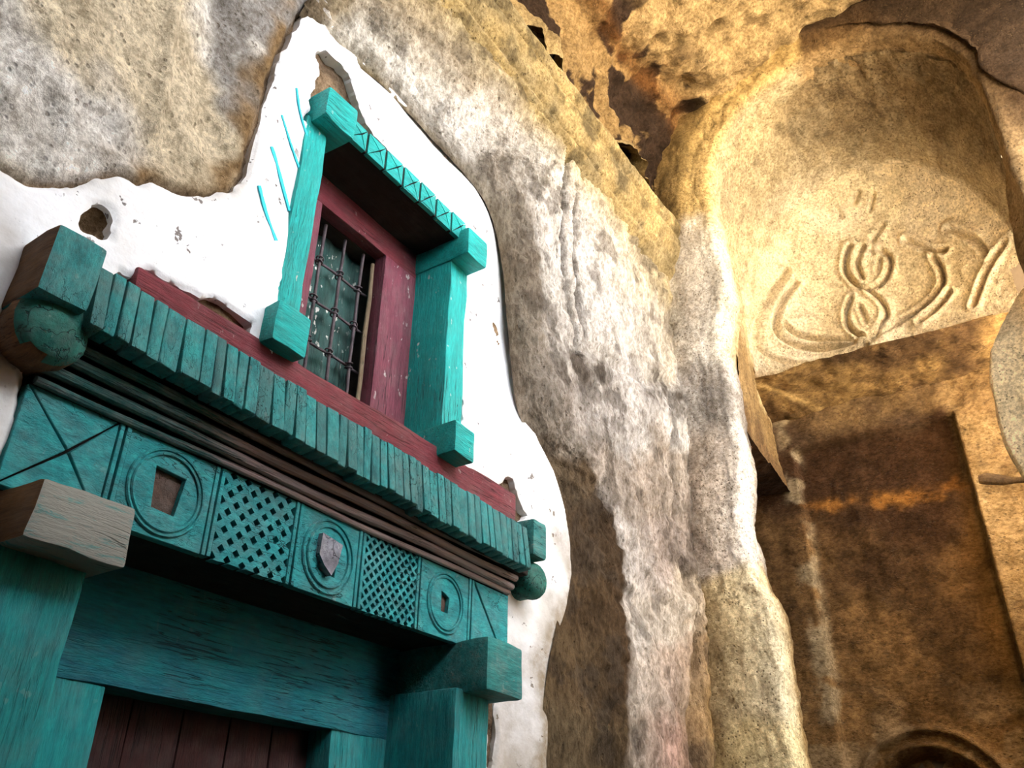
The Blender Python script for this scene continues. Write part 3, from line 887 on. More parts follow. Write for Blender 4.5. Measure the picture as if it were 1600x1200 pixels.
def build_vault():
    """barrel vault running back from the arch and closing in a shallow conch, one skin"""
    th = np.linspace(0, math.pi, 330)
    xs_ = np.linspace(XA + .12, 6.31, 110)
    bs = np.linspace(0, math.pi / 2, 150)[1:]
    nb = len(xs_) + len(bs)
    P = np.zeros((len(th), nb, 3)); C0 = np.zeros((len(th), nb, 3)); step = np.zeros((len(th), nb))
    for j in range(nb):
        if j < len(xs_):
            x = xs_[j]; s_ = (x - XA) / (6.31 - XA)
            yc = YC + (-1.55 - YC) * s_; ry = RA + (1.08 - RA) * s_; zc = ZC + (5.2 - ZC) * s_; rz = RA + (1.79 - RA) * s_; f = 1.0
        else:
            b = bs[j - len(xs_)]
            x = 6.31 + .5 * math.sin(b); yc, ry, zc, rz = -1.55, 1.08, 5.2, 1.79; f = math.cos(b)
        P[:, j, 0] = x; P[:, j, 1] = yc + ry * np.cos(th) * f; P[:, j, 2] = zc + rz * np.sin(th) * f
        C0[:, j] = (x - .55 * (1 - f) - .02, yc, zc)
    # towards the right the conch is cut deeper than the barrel, leaving a crisp edge
    hard = sstep(math.radians(62), math.radians(105), th)[:, None]
    isc = (np.arange(nb) >= len(xs_) + 2)[None, :] * 1.0
    N = grid_normals(P)
    mid = np.array([5.9, -1.6, 5.2])
    flip = float((N * (mid - P)).sum(-1).mean()) < 0
    if flip: N = -N
    y, z, x = P[..., 1], P[..., 2], P[..., 0]
    d = fbm(P, 2.2, 3, 601) * 0.016 - 0.085 * hard * isc
    # chisel strokes, radial on the barrel
    cz = sstep(6.22, 6.34, x)
    d += (1 - 0.6 * cz) * (0.016 * fbm(np.stack([P[..., 0] * 5, P[..., 1] * 16, P[..., 2] * 16], -1), 1.0, 3, 603) + 0.006 * fbm(P, 30, 2, 607))
    for c in CURVES:
        cc_ = catmull(np.array(c), 6) if len(c) > 2 else np.array(c)
        q = seg_dist(y, z, [tuple(p) for p in cc_])
        w = 0.5 if len(c) == 2 else 1.0
        d = d + cz * w * (-0.062 * np.exp(-(q / 0.014) ** 2) + 0.026 * np.exp(-((q - 0.042) / 0.018) ** 2))
    # low ridge where barrel turns into conch
    d += 0.012 * np.exp(-((x - 6.29) / .02) ** 2) * sstep(math.radians(40), math.radians(62), th)[:, None]
    d += 0.012 * np.exp(-((x - 5.25) / .012) ** 2) * -1.0 * sstep(math.radians(75), math.radians(85), th)[:, None]
    Q = P + N * d[..., None]
    k = sstep(-0.4, 0.5, fbm(P, 2.5, 4, 611))[..., None]
    con = lin((220, 204, 170)) * (1 - k) + lin((228, 214, 186)) * k  # conch toned lighter than the barrel: its brighter light put in colour
    bar = lin((182, 164, 130)) * (1 - k) + lin((166, 150, 120)) * k
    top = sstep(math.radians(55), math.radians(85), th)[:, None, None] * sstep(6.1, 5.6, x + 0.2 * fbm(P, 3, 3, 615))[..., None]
    dim = lin((136, 118, 90)) * (1 - k) + lin((114, 98, 74)) * k  # barrel crown toned down, its shade painted in
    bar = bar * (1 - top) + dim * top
    soft = sstep(5.7, 6.5, x + 0.15 * fbm(P, 3, 3, 619)) * (1 - hard) + cz * hard
    g = soft[..., None]
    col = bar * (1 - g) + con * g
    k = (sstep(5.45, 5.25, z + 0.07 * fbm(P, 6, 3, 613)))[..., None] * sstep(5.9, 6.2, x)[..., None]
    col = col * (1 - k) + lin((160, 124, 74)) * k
    gr = (sstep(0.25, 0.6, fbm(P, 4, 4, 617)) * 0.35 * (1 - cz))[..., None]
    col = col * (1 - gr) + lin((140, 128, 106)) * gr
    keep = ~((P[..., 0] > 5.85) & (P[..., 1] < -2.42) & (P[..., 2] < 5.75))[:-1, :-1]
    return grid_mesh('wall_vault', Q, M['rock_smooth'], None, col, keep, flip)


vault = build_vault()
tag(vault, 'sunlit ochre vault behind the arch, carved with a ringed looped cross', 'vault', kind='structure')
# upright left flank below the vault
FL = [[(XA + .25, -.66, 4.16), (5.5, -.60, 4.22), (6.0, -.54, 4.30), (6.36, -.50, 4.37), (6.9, -.48, 4.40)],
      [(XA + .25, -.69, 4.9), (5.5, -.63, 4.9), (6.0, -.545, 4.88), (6.36, -.475, 4.85), (6.9, -.42, 4.85)],
      [(XA + .25, -.715, 6.0), (5.5, -.655, 5.8), (6.0, -.55, 5.5), (6.36, -.46, 5.3), (6.9, -.40, 5.3)]]
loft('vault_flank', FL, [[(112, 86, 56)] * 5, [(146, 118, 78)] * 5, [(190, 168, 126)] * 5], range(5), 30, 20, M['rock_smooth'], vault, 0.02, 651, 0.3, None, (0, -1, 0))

# soffit below the conch, flanking walls and back wall of the bay
def sheet(name, P0, P1, P2, P3, n, m_, mat, parent, colf, amp=0.02, seed=0, dispf=None, flip=False):
    u, v = np.meshgrid(np.linspace(0, 1, n), np.linspace(0, 1, m_), indexing='ij')
    u, v = u[..., None], v[..., None]
    P = np.array(P0) * (1 - u) * (1 - v) + np.array(P1) * u * (1 - v) + np.array(P2) * u * v + np.array(P3) * (1 - u) * v
    N = grid_normals(P)
    d = fbm(P, 2, 3, seed) * amp + fbm(P, 8, 4, seed + 3) * amp * 0.5
    if dispf is not None: d = d + dispf(P)
    return grid_mesh(name, P + N * d[..., None], mat, parent, colf(P), None, flip)


def back_col(P):
    y, z = P[..., 1], P[..., 2]
    w = fbm(P, 2.2, 5, 701)
    a = sstep(-0.5, 0.5, w)[..., None]
    c = lin((138, 104, 62)) * (1 - a) + lin((100, 74, 44)) * a
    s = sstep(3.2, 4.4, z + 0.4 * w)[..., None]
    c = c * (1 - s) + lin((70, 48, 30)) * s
    st = (np.exp(-((z - 4.22 - 0.06 * (y + 1.2) + 0.05 * w + 0.03 * fbm(P, 14, 4, 703)) / 0.045) ** 2) * sstep(-0.45, -0.8, y) * sstep(-0.45, 0.25, fbm(P, 5, 4, 705)))[..., None]
    c = c * (1 - st * 0.8) + lin((176, 120, 54)) * st * 0.8
    t = sstep(4.72, 4.85, z + 0.10 * w)[..., None]
    c = c * (1 - t) + (lin((140, 112, 74)) * (1 - a) + lin((88, 68, 48)) * a) * t
    g = (sstep(0.05, 0.35, fbm(P * np.array([1, 1, 1.6]), 3.2, 5, 707)) * sstep(2.4, 3.2, 5.4 - z))[..., None] * 0.55
    c = c * (1 - g) + lin((176, 150, 112)) * g
    e = sstep(0.12, 0.02, np.abs(y + 0.53))[..., None] * sstep(-0.1, 0.3, fbm(P, 6, 3, 711))[..., None] * 0.7
    c = c * (1 - e) + lin((178, 158, 124)) * e
    r = sstep(-1.74, -1.84, y)[..., None]
    c = c * (1 - r) + (lin((170, 140, 96)) * (1 - a) + lin((140, 112, 74)) * a) * r
    return c


def back_disp(P):
    y, z = P[..., 1], P[..., 2]
    ins = sstep(0.02, -0.01, np.maximum(np.maximum(-1.80 - y, y + 0.58), z - 4.74))
    d = -0.09 * ins
    ry, rz = y + 1.10, z - 2.02
    rr = np.hypot(ry, rz)
    upm = (rz > -0.1)
    d += (0.05 * np.exp(-((rr - 0.50) / 0.025) ** 2) + 0.04 * np.exp(-((rr - 0.40) / 0.02) ** 2)) * upm
    d -= 0.10 * sstep(0.36, 0.32, rr) * upm
    return d


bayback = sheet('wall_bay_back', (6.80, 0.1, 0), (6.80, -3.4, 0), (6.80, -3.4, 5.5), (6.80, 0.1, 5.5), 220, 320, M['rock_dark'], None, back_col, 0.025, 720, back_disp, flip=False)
tag(bayback, 'brown soot-stained back wall of the arched bay with a sunk panel', 'wall', kind='structure')


def brown_col(P):
    a = sstep(-0.5, 0.5, fbm(P, 3, 5, 741))[..., None]
    return lin((146, 116, 72)) * (1 - a) + lin((88, 66, 42)) * a


def soffit_col(P):
    c = brown_col(P)
    q = seg_dist(P[..., 0] + 0.02 * fbm(P, 9, 3, 745), P[..., 1], [(6.2, -.36), (6.45, -.58), (6.7, -.80), (6.9, -.98)])
    k = (0.9 * np.exp(-(q / 0.028) ** 2))[..., None]
    return c * (1 - k) + lin((206, 172, 114)) * k


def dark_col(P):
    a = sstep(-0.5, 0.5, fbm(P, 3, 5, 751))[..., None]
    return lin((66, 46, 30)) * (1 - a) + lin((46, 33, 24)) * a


sheet('soffit', (6.25, -.3, 5.19), (6.25, -2.5, 5.19), (6.84, -2.5, 5.02), (6.84, -.3, 5.02), 160, 70, M['rock_dark'], bayback, soffit_col, 0.03, 760)
#sheet('side_upper', (5.15, -.55, 4.66), (6.85, -.40, 4.60), (6.85, -.36, 5.4), (5.15, -.60, 5.4), 120, 60, M['rock_dark'], bayback, brown_col, 0.03, 770)
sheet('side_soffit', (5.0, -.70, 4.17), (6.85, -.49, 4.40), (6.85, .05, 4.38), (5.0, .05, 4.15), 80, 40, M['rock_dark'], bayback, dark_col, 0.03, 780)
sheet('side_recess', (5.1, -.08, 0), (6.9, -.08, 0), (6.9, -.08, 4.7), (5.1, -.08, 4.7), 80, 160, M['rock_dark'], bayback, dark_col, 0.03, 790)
# right-hand pier of the bay, smooth and cream
def cream_col(P):
    a = sstep(-0.6, 0.6, fbm(P, 2, 4, 801))[..., None]
    return lin((226, 210, 178)) * (1 - a) + lin((232, 218, 190)) * a


PE = [(-2.10, 0.0), (-2.14, 2.0), (-2.16, 3.2), (-2.15, 3.6), (-2.11, 3.85), (-2.12, 4.15), (-2.16, 4.41), (-2.22, 4.53), (-2.41, 4.79), (-2.62, 4.92)]
PP = [[(5.75, y - .02, z), (5.55, y + .0, z), (5.42, y - .0, z), (5.38, y - .06, z), (5.36, y - .3, z), (5.36, y - .9, z)] for y, z in PE]
PP.append([(5.75, -2.9, 4.95), (5.6, -2.9, 4.96), (5.5, -2.9, 4.96), (5.42, -2.92, 4.95), (5.4, -3.0, 4.94), (5.4, -3.3, 4.92)])
pier = loft('wall_pier_right', PP, [[(248, 226, 182)] * 6 for _ in PP], range(6), 14, 14, M['rock_smooth'], None, 0.012, 811, 0.2, None, (-1, .6, 0), fine=0.003)
tag(pier, 'smooth cream rock pier at the right edge of the bay', 'pier', kind='structure')

# porch walls behind the camera: unseen parapet and piers, shaped so light enters high
def plain_col(P):
    a = sstep(-0.6, 0.6, fbm(P, 1.5, 4, 821))[..., None]
    return lin((176, 150, 108)) * (1 - a) + lin((150, 124, 86)) * a


bf = box('floor_bay', (5.0, 7.6, -2.5, 0.4, -0.25, 0.0), M['floor'], None, bev=0, jit=0, seg=0)
tag(bf, 'earth floor of the arched bay', 'floor', kind='structure')
wf = box('wall_front', (-3.2, 3.5, -3.7, -3.3, 0.0, 4.4), M['floor'], None, bev=0.03, jit=0.01, seg=0.4)
box('pier', (-3.2, 0.2, -3.7, -3.3, 4.4, 7.6), M['floor'], wf, bev=0.03, jit=0.01, seg=0.4)
box('sill', (3.5, 4.9, -3.7, -3.3, 0.0, 1.9), M['floor'], wf, bev=0.03, jit=0.01, seg=0.4)
ledge = box('bounce_ledge', (5.0, 10.0, -9.0, -2.75, -0.25, 3.7), M['ground_pale'], None, bev=0.05, jit=0.03, seg=0.6)  # unseen block, added to throw sunlight up onto the conch
tag(ledge, 'unseen pale ledge added outside to bounce sunlight into the bay', 'ledge', kind='structure')
tag(wf, 'unseen rock parapet behind the viewer, shaped to shade the lower facade', 'wall', kind='structure')
mass = box('wall_rock_mass', (-3.2, 7.8, .45, 1.4, -0.2, 8.2), M['floor'], None, bev=0.03, jit=0.01, seg=0.6)
tag(mass, 'rock mass behind the facade', 'wall', kind='structure')
box('rock_roof', (-3.2, 5.1, -3.8, .5, 7.75, 8.3), M['floor'], mass, bev=0.03, jit=0.01, seg=0.6)
box('rock_roof', (5.1, 7.8, -2.75, .5, 7.4, 8.3), M['floor'], mass, bev=0.03, jit=0.01, seg=0.6)
box('rock_end', (7.0, 7.8, -2.6, .5, -0.2, 7.5), M['floor'], mass, bev=0.03, jit=0.01, seg=0.6)
wr = box('wall_rear', (-3.1, -2.6, -4.6, 0.3, 0.0, 6.8), M['floor'], None, bev=0.03, jit=0.01, seg=0.4)
tag(wr, 'rock wall closing the porch behind the viewer', 'wall', kind='structure')

# ------------------------------------------------------------------ door frame
rnd = random.Random(11)
DF = empty('door_surround', (1.88, -0.1, 0))
tag(DF, 'massive teal-painted timber door frame with notched cornice and carved frieze', 'door frame', kind='thing')

box('post', (0.84, 1.13, -.28, .12, 0, 2.22), M['door_z'], DF, bev=.012, jit=.006, seed=1)
box('post', (2.60, 2.81, -.28, .12, 0, 2.19), M['door_z'], DF, bev=.012, jit=.006, seed=2)
box('inner_jamb', (1.10, 1.445, .03, .20, 0, 2.035), M['door_z'], DF, bev=.006, jit=.003, seed=3)
box('inner_jamb', (2.315, 2.62, .03, .20, 0, 2.035), M['door_z'], DF, bev=.006, jit=.003, seed=4)
box('inner_lintel', (1.08, 2.64, .028, .20, 2.035, 2.42), M['door_x'], DF, bev=.006, jit=.003, seed=5)


def corner_block(dims, mat, seed, side_mat=None):
    bm = box_bm(*dims, bev=.014, jit=.006, seg=.05, seed=seed)
    o = bm_obj('corner_block', bm, mat, DF)
    if side_mat:      # left cheek has lost its paint
        o.data.materials.append(side_mat)
        for p in o.data.polygons:
            if p.normal.x < -0.6: p.material_index = 1
    return o


corner_block((0.905, 1.155, -.39, .05, 2.215, 2.362), M['block_pale'], 6, M['wood_brown'])
corner_block((2.64, 2.89, -.385, .05, 2.175, 2.365), M['block'], 7)

# frieze board with sunk and pierced panels
FZ0, FZ1, FY = 2.355, 2.617, -.245
frieze = box('frieze', (0.88, 2.98, FY + .022, .06, FZ0 + .004, FZ1 + .02), M['wood_dark'], DF, bev=.004, jit=.002, seg=.2, seed=8)
EDG = [0.88, 1.1515, 1.468, 1.782, 2.080, 2.396, 2.7155, 2.98]
for x in EDG[1:-1]:    # pairs of narrow upright beads between the panels
    for dx in (-.010, .010):
        box('bead', (x + dx - .0065, x + dx + .0065, FY - .004, FY + .03, FZ0, FZ1), M['frieze'], frieze, bev=.003, jit=.001, seg=.09, seed=int(x * 100) + int(dx * 1000))


def finish_plate(name, bm, mat, parent, bev=0.002):
    bmesh.ops.recalc_face_normals(bm, faces=bm.faces)
    if bev:
        ed = [e for e in bm.edges if len(e.link_faces) == 2 and e.calc_face_angle(0) > 0.6]
        bmesh.ops.bevel(bm, geom=ed, offset=bev, segments=1, affect='EDGES')
    return bm_obj(name, bm, mat, parent)


def x_panel(x0, x1, cx, cz):
    c = [(x0, FZ0), (x1, FZ0), (x1, FZ1), (x0, FZ1)]
    for k in range(4):
        a, b = c[k], c[(k + 1) % 4]
        gx, gz = (a[0] + b[0] + cx) / 3, (a[1] + b[1] + cz) / 3
        tri = []
        for i, p in enumerate((a, b, (cx, cz))):
            s = 0.0026 / (math.hypot(p[0] - gx, p[1] - gz) + 1e-6) * (2.2 if i == 2 else 1.6)
            tri.append((p[0] + (gx - p[0]) * s, p[1] + (gz - p[1]) * s))
        finish_plate('panel_wedge', plate_bm(tri, FY + rnd.uniform(-.002, .002), FY + .03), M['frieze'], frieze)


def oval_ring(cx, cz, rx, rz, r, mat, parent, name='ring'):
    pts = [(cx + rx * math.cos(t), FY - .002, cz + rz * math.sin(t)) for t in np.linspace(0, 2 * math.pi, 49)]
    return bm_obj(name, tube_bm(pts, r, 6, caps=False), mat, parent)


def medallion(x0, x1, shape, rings, sherd=False):
    hole = [(x, z) for x, z in shape]
    n = len(hole)
    # outer square walked with as many corners as the hole
    outer = [(x0, FZ0), (x1, FZ0), (x1, FZ1), (x0, FZ1)]
    p = finish_plate('medallion_panel', plate_bm(outer, FY, FY + .03, hole=hole), M['frieze'], frieze, 0.0015)
    cx, cz = (x0 + x1) / 2, (FZ0 + FZ1) / 2
    for rx, rz in rings:
        oval_ring(cx, cz, rx, rz, .0055, M['frieze'], frieze)
    ins = [(cx + (x - cx) * 1.15, cz + (z - cz) * 1.15) for x, z in hole]
    finish_plate('inset', plate_bm(ins, FY + .018, FY + .03), M['inset'], frieze, 0)
    if sherd:
        bm = bmesh.new()
        pr = [(-.048, .060), (.0, .050), (.045, .046), (.030, -.02), (.004, -.066), (-.030, -.040), (-.052, -.01)]
        F = [bm.verts.new((cx - .005 + a, FY - .012 - .012 * math.cos(a * 20), cz + b)) for a, b in pr]
        B = [bm.verts.new((v.co.x, FY + .012, v.co.z)) for v in F]
        cvt = bm.verts.new((cx, FY - .030, cz))
        for k in range(len(F)):
            j = (k + 1) % len(F)
            bm.faces.new((F[k], F[j], cvt)); bm.faces.new((F[k], B[k], B[j], F[j]))
        bmesh.ops.subdivide_edges(bm, edges=list(bm.edges), cuts=2, use_grid_fill=True)
        bm_obj('glazed_sherd', bm, M['sherd'], frieze)['label'] = 'pale shiny sherd set in the oval'


def lattice(x0, x1, w, frac, name='lattice_panel'):
    """pierced board: diamond openings on a diagonal grid"""
    bm = bmesh.new()
    cx, cz = (x0 + x1) / 2, (FZ0 + FZ1) / 2
    n = int(0.5 / w) + 2
    ks = []
    for i in range(-n, n):
        ks += [i * w, (i + frac) * w]
    vs_ = {}

    def V(i, j):
        if (i, j) not in vs_:
            p, q = ks[i], ks[j]
            x, z = cx + (p - q) * 0.7071, cz + (p + q) * 0.7071
            vs_[(i, j)] = bm.verts.new((x, FY, z))
        return vs_[(i, j)]
    L = 0.5 * math.hypot(x1 - x0, FZ1 - FZ0) + w * 2
    for i in range(len(ks) - 1):
        for j in range(len(ks) - 1):
            if i % 2 == 0 and j % 2 == 0: continue
            p, q = (ks[i] + ks[i + 1]) / 2, (ks[j] + ks[j + 1]) / 2
            if abs(p - q) * .7071 > (x1 - x0) / 2 + w * 1.5 or abs(p + q) * .7071 > (FZ1 - FZ0) / 2 + w * 1.5: continue
            bm.faces.new((V(i, j), V(i + 1, j), V(i + 1, j + 1), V(i, j + 1)))
    for co, no in (((x0, 0, 0), (-1, 0, 0)), ((x1, 0, 0), (1, 0, 0)), ((0, 0, FZ0), (0, 0, -1)), ((0, 0, FZ1), (0, 0, 1))):
        bmesh.ops.bisect_plane(bm, geom=list(bm.verts) + list(bm.edges) + list(bm.faces), plane_co=co, plane_no=no, clear_outer=True)
    r = bmesh.ops.extrude_face_region(bm, geom=list(bm.faces))
    for v in [e for e in r['geom'] if isinstance(e, bmesh.types.BMVert)]:
        v.co.y += .03
    P = np.array([v.co[:] for v in bm.verts])
    dd = fbm(P, 22, 2, int(x0 * 50)) * .0022
    for v, d in zip(bm.verts, dd):
        v.co.x += d; v.co.z -= d * .7; v.co.y += d
    return bm_obj(name, bm, M['frieze'], frieze, smooth=30)


G = .018
x_panel(EDG[0], EDG[1] - G, 1.02, 2.49)
cx = (EDG[1] + EDG[2]) / 2
medallion(EDG[1] + G, EDG[2] - G, [(cx - .035, 2.433), (cx + .038, 2.429), (cx + .052, 2.541), (cx - .046, 2.547)], [(.118, .118), (.104, .105)])
lattice(EDG[2] + G, EDG[3] - G, .0385, .50)
cx = (EDG[3] + EDG[4]) / 2
medallion(EDG[3] + G, EDG[4] - G, [(cx - .030, 2.433), (cx + .038, 2.426), (cx + .040, 2.536), (cx - .040, 2.541)], [(.112, .118), (.092, .098)], sherd=True)
lattice(EDG[4] + G, EDG[5] - G, .0275, .62)
cx = (EDG[5] + EDG[6]) / 2
medallion(EDG[5] + G, EDG[6] - G, [(cx - .024, 2.451), (cx + .018, 2.451), (cx + .024, 2.511), (cx - .026, 2.526)], [(.108, .110), (.094, .096)])
for tri in ([(EDG[6] + G, FZ0), (EDG[7] - .03, FZ0), (EDG[6] + G, FZ1 - .01)], [(EDG[7], FZ0), (EDG[7], FZ1), (EDG[6] + G + .008, FZ1), (EDG[7] - .022, FZ0)]):
    finish_plate('panel_wedge', plate_bm(tri, FY, FY + .03), M['frieze'], frieze)

# reeded moulding between frieze and cornice
mould = box('moulding', (0.89, 2.98, -.205, .06, FZ1, 2.80), M['wood_dark'], DF, bev=.004, jit=.002, seg=.2, seed=21)
for i, (y, z, r) in enumerate(((-.254, 2.627, .011), (-.270, 2.657, .0145), (-.286, 2.693, .0145), (-.304, 2.728, .013))):
    pts = []
    for x in np.linspace(0.89, 2.97, 40):
        pts.append((x, y + .003 * math.sin(x * 7 + i), z + .003 * math.sin(x * 5 + 2 * i) - .018 * (x - .9) / 2.1 * (i / 3)))
    bm = tube_bm(pts, [r * (1 + .05 * math.sin(k * 1.7 + i)) for k in range(40)], 10)
    bm_obj('reed', bm, M['reed'], mould)
    box('fillet', (0.89, 2.97, y + .010, -.16, z + r - .004, z + r + .008), M['wood_dark'], mould, bev=.002, jit=.0015, seg=.2, seed=30 + i)

# cornice beam with its row of notched teeth
SL = -.030   # the beam sags to the right
cor = bmesh.new()
box_bm(0.88, 3.0, -.335, .05, 2.757, 2.925, bev=.008, jit=.004, seg=.08, seed=41, bm=cor)
for v in cor.verts: v.co.z += SL * (v.co.x - .9)
cornice = bm_obj('cornice_beam', cor, M['wood_dark'], DF)
variants = []
for k in range(7):
    b = box_bm(-.5, .5, -.5, .5, -.5, .5, bev=.07, jit=0, seg=0)
    rr = random.Random(50 + k)
    sk = [rr.uniform(-.05, .05) for _ in range(4)]
    chip = rr.choice((0, 0, 0, 0.12))
    for v in b.verts:
        x, y, z = v.co
        v.co.x += sk[0] * z * .9 + sk[1] * z * z
        v.co.y += (-.10 if z > 0 else 0) * sk[2] * 3 + (.16 * max(0, z - .3)) + .10 * (x > 0) * sk[3]
        if z < -.3 and y < 0: v.co.y += chip * rr.uniform(.3, 1)
        v.co.z += sk[3] * x * .25
    bmesh.ops.recalc_face_normals(b, faces=b.faces)
    me = bpy.data.meshes.new('dentil'); b.to_mesh(me); b.free()
    me.polygons.foreach_set('use_smooth', [True] * len(me.polygons)); me.set_sharp_from_angle(angle=math.radians(40))
    me.materials.append(M['cornice'])
    variants.append(me)
base = world_loc(cornice)
x = 0.905
while x < 2.905:
    w = rnd.uniform(.034, .050) if x > 1.0 else rnd.uniform(.036, .044)
    if rnd.random() < .08: w += .018
    h = rnd.uniform(.180, .188) + (.012 if rnd.random() < .08 else 0)
    o = bpy.data.objects.new('dentil', rnd.choice(variants))
    COL.objects.link(o); o.parent = cornice
    yc_ = -.350 + rnd.uniform(-.002, .002)
    o.location = Vector((x + w / 2, yc_, 2.838 + SL * (x - .9) + rnd.uniform(-.004, .004))) - base
    o.scale = (w - .004, .062, h)
    o.rotation_euler = (math.radians(-7), math.radians(rnd.uniform(-1.5, 1.5)), 0)
    x += w

bm = box_bm(.775, .900, -.385, .05, 2.765, 2.965, bev=.012, jit=.005, seg=.05, seed=61)
o = bm_obj('end_block', bm, M['cornice'], DF)
o.data.materials.append(M['wood_brown'])
for p in o.data.polygons:
    if p.normal.x < -.6: p.material_index = 1
bm = box_bm(2.985, 3.085, -.362, .05, 2.785, 2.940, bev=.014, jit=.006, seg=.05, seed=62)
bm_obj('end_block', bm, M['block'], DF)


def log_end(cx, cz, r, y1, seed):
    bm = bmesh.new()
    prof_ = [(.05, r * .92), (y1 + r * 1.1, r * .95), (y1 + r * .8, r), (y1 + r * .5, r * .97), (y1 + r * .26, r * .84), (y1 + r * .1, r * .6), (y1 + r * .02, r * .3)]
    rings = []
    for y, q in prof_:
        rings.append([bm.verts.new((cx + q * math.cos(t), y, cz + q * math.sin(t))) for t in np.linspace(0, 2 * math.pi, 20, endpoint=False)])
    for A, B in zip(rings[:-1], rings[1:]):
        for k in range(20):
            bm.faces.new((A[k], A[(k + 1) % 20], B[(k + 1) % 20], B[k]))
    tip = bm.verts.new((cx, y1, cz))
    for k in range(20): bm.faces.new((rings[-1][k], rings[-1][(k + 1) % 20], tip))
    P = np.array([v.co[:] for v in bm.verts])
    for v, d in zip(bm.verts, np.stack([fbm(P, 11, 2, seed + k) for k in range(3)], -1) * .006): v.co += Vector(d)
    o = bm_obj('log_end', bm, M['log'], DF, smooth=60)
    o.data.materials.append(M['wood_brown'])
    for p in o.data.polygons:     # bare wood where the paint stops
        if cx < 2 and p.normal.y > -.45 and (p.normal.x < -.45 or p.normal.z < -.5): p.material_index = 1
    return o


M['log'] = paint_mat('log_end_teal', rgb(30, 120, 106), rgb(16, 78, 70), rgb(120, 84, 48), 0.35, 0.1, (3, 3, 3), 0.25, 0.75)
log_end(.862, 2.735, .098, -.365, 71)
log_end(3.085, 2.700, .080, -.345, 72)

# door leaf of dark boards
D1 = empty('door_1', (1.88, .14, 0))
tag(D1, 'dark maroon plank door deep inside the teal frame', 'door', kind='structure')
for i in range(5):
    a = 1.43 + i * .18
    box('plank', (a + .002, a + .178, .14, .18, 0.01, 2.05), M['door_leaf'], D1, bev=.006, jit=.003, seg=.2, seed=80 + i)

# ------------------------------------------------------------------ window
WF = empty('window_surround', (2.08, 0, 2.85))
tag(WF, 'small window frame with bright teal posts, corner blocks and oxblood boards', 'window frame', kind='thing')
box('post', (1.562, 1.668, -.235, .03, 3.10, 4.14), M['win_z'], WF, bev=.008, jit=.005, seed=101)
box('post', (2.486, 2.615, -.235, .03, 3.10, 4.14), M['win_z'], WF, bev=.008, jit=.005, seed=102)
for i, d in enumerate(((1.575, 1.735, -.31, .06, 4.105, 4.262), (2.474, 2.622, -.340, .03, 4.030, 4.176),
                       (1.520, 1.665, -.305, .06, 3.072, 3.215), (2.450, 2.592, -.340, .03, 3.048, 3.184))):
    box('corner_block', d, M['win_x'], WF, bev=.012, jit=.006, seg=.05, seed=110 + i)
lintel = box('lintel', (1.70, 2.56, -.275, .06, 4.142, 4.242), M['wood_dark'], WF, bev=.005, jit=.003, seed=120)
fx = np.linspace(1.722, 2.526, 8)
for i in range(7):
    x0, x1 = fx[i] + .006, fx[i + 1] - .006
    z0, z1 = 4.135 + rnd.uniform(-.004, .004), 4.250 + rnd.uniform(-.005, .005)
    bm = bmesh.new()
    mx, mz = (x0 + x1) / 2 + rnd.uniform(-.01, .01), (z0 + z1) / 2
    cs = [(x0, z0), (x1, z0), (x1, z1), (x0, z1)]
    for k in range(4):      # four wedges parted by a cut cross
        a, b = cs[k], cs[(k + 1) % 4]
        gx, gz = (a[0] + b[0] + mx) / 3, (a[1] + b[1] + mz) / 3
        tri = []
        for n_, p in enumerate((a, b, (mx, mz))):
            sh = 0.0022 / (math.hypot(p[0] - gx, p[1] - gz) + 1e-6) * (2.2 if n_ == 2 else 1.2)
            tri.append((p[0] + (gx - p[0]) * sh, p[1] + (gz - p[1]) * sh))
        F_ = [bm.verts.new((tri[0][0], -.282, tri[0][1])), bm.verts.new((tri[1][0], -.282, tri[1][1])), bm.verts.new((tri[2][0], -.292, tri[2][1]))]
        B_ = [bm.verts.new((x_, -.262, z_)) for x_, z_ in tri]
        bm.faces.new(F_); bm.faces.new(B_[::-1])
        for n_ in range(3): bm.faces.new((F_[n_], B_[n_], B_[(n_ + 1) % 3], F_[(n_ + 1) % 3]))
    bm_obj('facet', bm, M['win_x'], lintel, smooth=12)
box('head_board', (1.65, 2.50, -.035, .03, 4.005, 4.16), M['red'], WF, bev=.005, jit=.002, seed=130)
box('stile', (1.65, 1.870, -.035, .03, 3.06, 4.01), M['red_z'], WF, bev=.005, jit=.002, seed=131)
box('stile', (2.270, 2.50, -.035, .03, 3.06, 4.01), M['red_z'], WF, bev=.005, jit=.002, seed=132)
box('sill_beam', (1.070, 3.030, -.245, .10, 2.945, 3.088), M['red'], WF, bev=.010, jit=.004, seed=133)
box('reveal_board', (2.272, 2.30, .03, .20, 3.09, 4.02), M['wood_dark'], WF, bev=.003, jit=.001, seed=134)
box('reveal_board', (1.83, 1.868, .03, .20, 3.09, 4.02), M['wood_dark'], WF, bev=.003, jit=.001, seed=135)
box('reveal_board', (1.87, 2.27, .03, .20, 4.003, 4.03), M['wood_dark'], WF, bev=.003, jit=.001, seed=136)
box('reveal_board', (1.87, 2.27, .101, .20, 3.06, 3.092), M['wood_dark'], WF, bev=.003, jit=.001, seed=137)

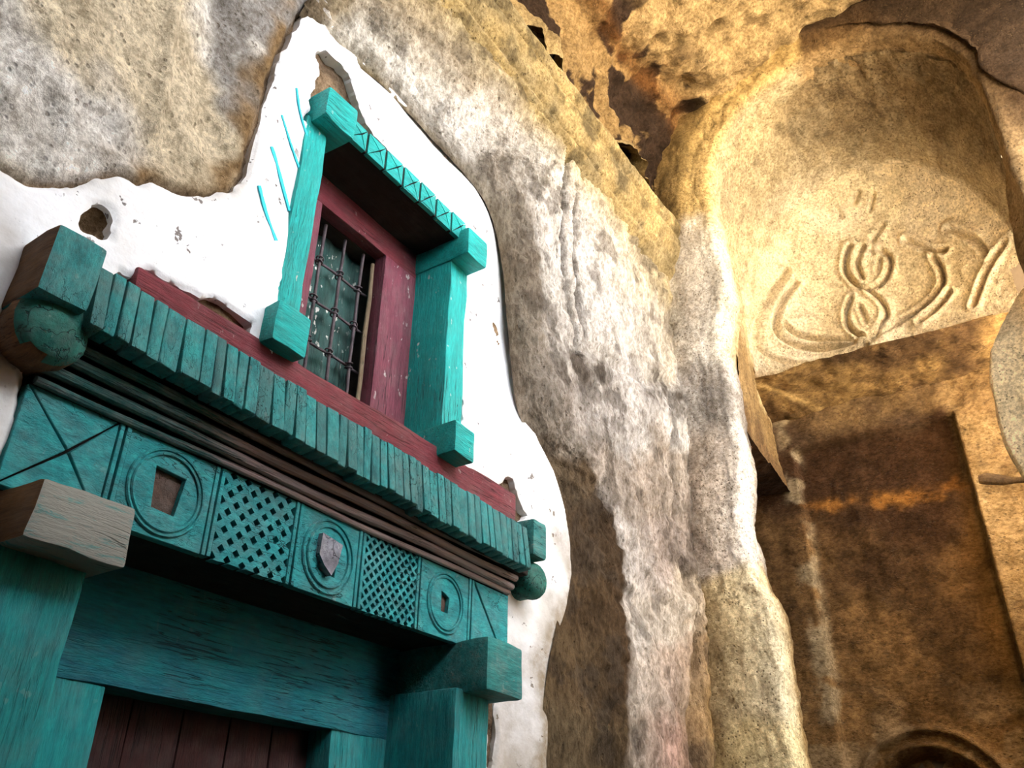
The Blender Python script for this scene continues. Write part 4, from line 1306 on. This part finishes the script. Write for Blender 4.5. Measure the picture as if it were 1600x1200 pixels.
GR = empty('window_grille', (2.08, .03, 3.09))
tag(GR, 'rusty iron window grille with collared bars', 'grille', kind='thing')
VB = (1.885, 1.966, 2.086, 2.203)
HZ = (3.235, 3.425, 3.62, 3.81)
for i, x in enumerate(VB):
    bm = tube_bm([(x + .002 * math.sin(k), .042 + .002 * math.cos(k * 2), z) for k, z in enumerate(np.linspace(3.095, 3.998, 9))], .0072, 8)
    bm_obj('upright_bar', bm, M['iron'], GR)
for i, z in enumerate(HZ):
    bm = tube_bm([(x, .054, z + .003 * math.sin(k * 1.3 + i)) for k, x in enumerate(np.linspace(1.872, 2.268, 9))], .0058, 8)
    bm_obj('cross_bar', bm, M['iron'], GR)
rg = bmesh.new()
for dz in (-.010, .010):
    pts = [(.0145 * math.cos(t), .0145 * math.sin(t), dz + .004 * math.sin(t)) for t in np.linspace(0, 2 * math.pi, 15)]
    tube_bm(pts, .0036, 6, rg, caps=False)
bmesh.ops.recalc_face_normals(rg, faces=rg.faces)
me = bpy.data.meshes.new('collar'); rg.to_mesh(me); rg.free(); me.materials.append(M['iron'])
me.polygons.foreach_set('use_smooth', [True] * len(me.polygons))
for x in VB[1:]:
    for z in HZ:
        o = bpy.data.objects.new('collar', me); COL.objects.link(o); o.parent = GR
        o.location = Vector((x, .046, z)) - GR.location
        o.rotation_euler = (rnd.uniform(-.2, .2), rnd.uniform(-.2, .2), rnd.uniform(0, 6))

bm = tube_bm([(2.252, .026, 3.095), (2.257, .024, 3.35), (2.250, .022, 3.58), (2.258, .024, 3.78), (2.255, .026, 3.97)], [.011, .010, .011, .010, .009], 10)
st = bm_obj('stick', bm, M['stick'], None)
tag(st, 'pale peeled stick standing upright beside the window grille', 'stick')


def rippled(name, z0, z1, y0, mat, label):
    xs_ = np.linspace(1.872, 2.268, 40); zs_ = np.linspace(z0, z1, 30)
    Xg, Zg = np.meshgrid(xs_, zs_, indexing='ij')
    Yg = y0 + .008 * np.sin(Xg * 62 + Zg * 4) + .004 * np.sin(Xg * 25 - Zg * 9)
    o = grid_mesh(name, np.stack([Xg, Yg, Zg], -1), mat)
    md = o.modifiers.new('thickness', 'SOLIDIFY'); md.thickness = .004
    return tag(o, label, 'sheet')


rippled('sheet', 3.33, 4.0, .105, M['sheet'], 'dark green spattered sheet hanging behind the window grille')
rippled('sheet', 3.095, 3.36, .13, M['sheet_blue'], 'dark blue sheet at the foot of the window behind the grille')

# peg stuck in the right-hand pier of the bay
bm = tube_bm([(5.40, -1.93, 3.655), (5.40, -1.97, 3.65), (5.405, -2.05, 3.625), (5.41, -2.10, 3.615), (5.42, -2.28, 3.59)], [.026, .034, .030, .018, .018], 10)
P = bm_obj('wooden_peg', bm, M['peg'], None)
tag(P, 'short weathered wooden peg jutting from the cream pier', 'peg')
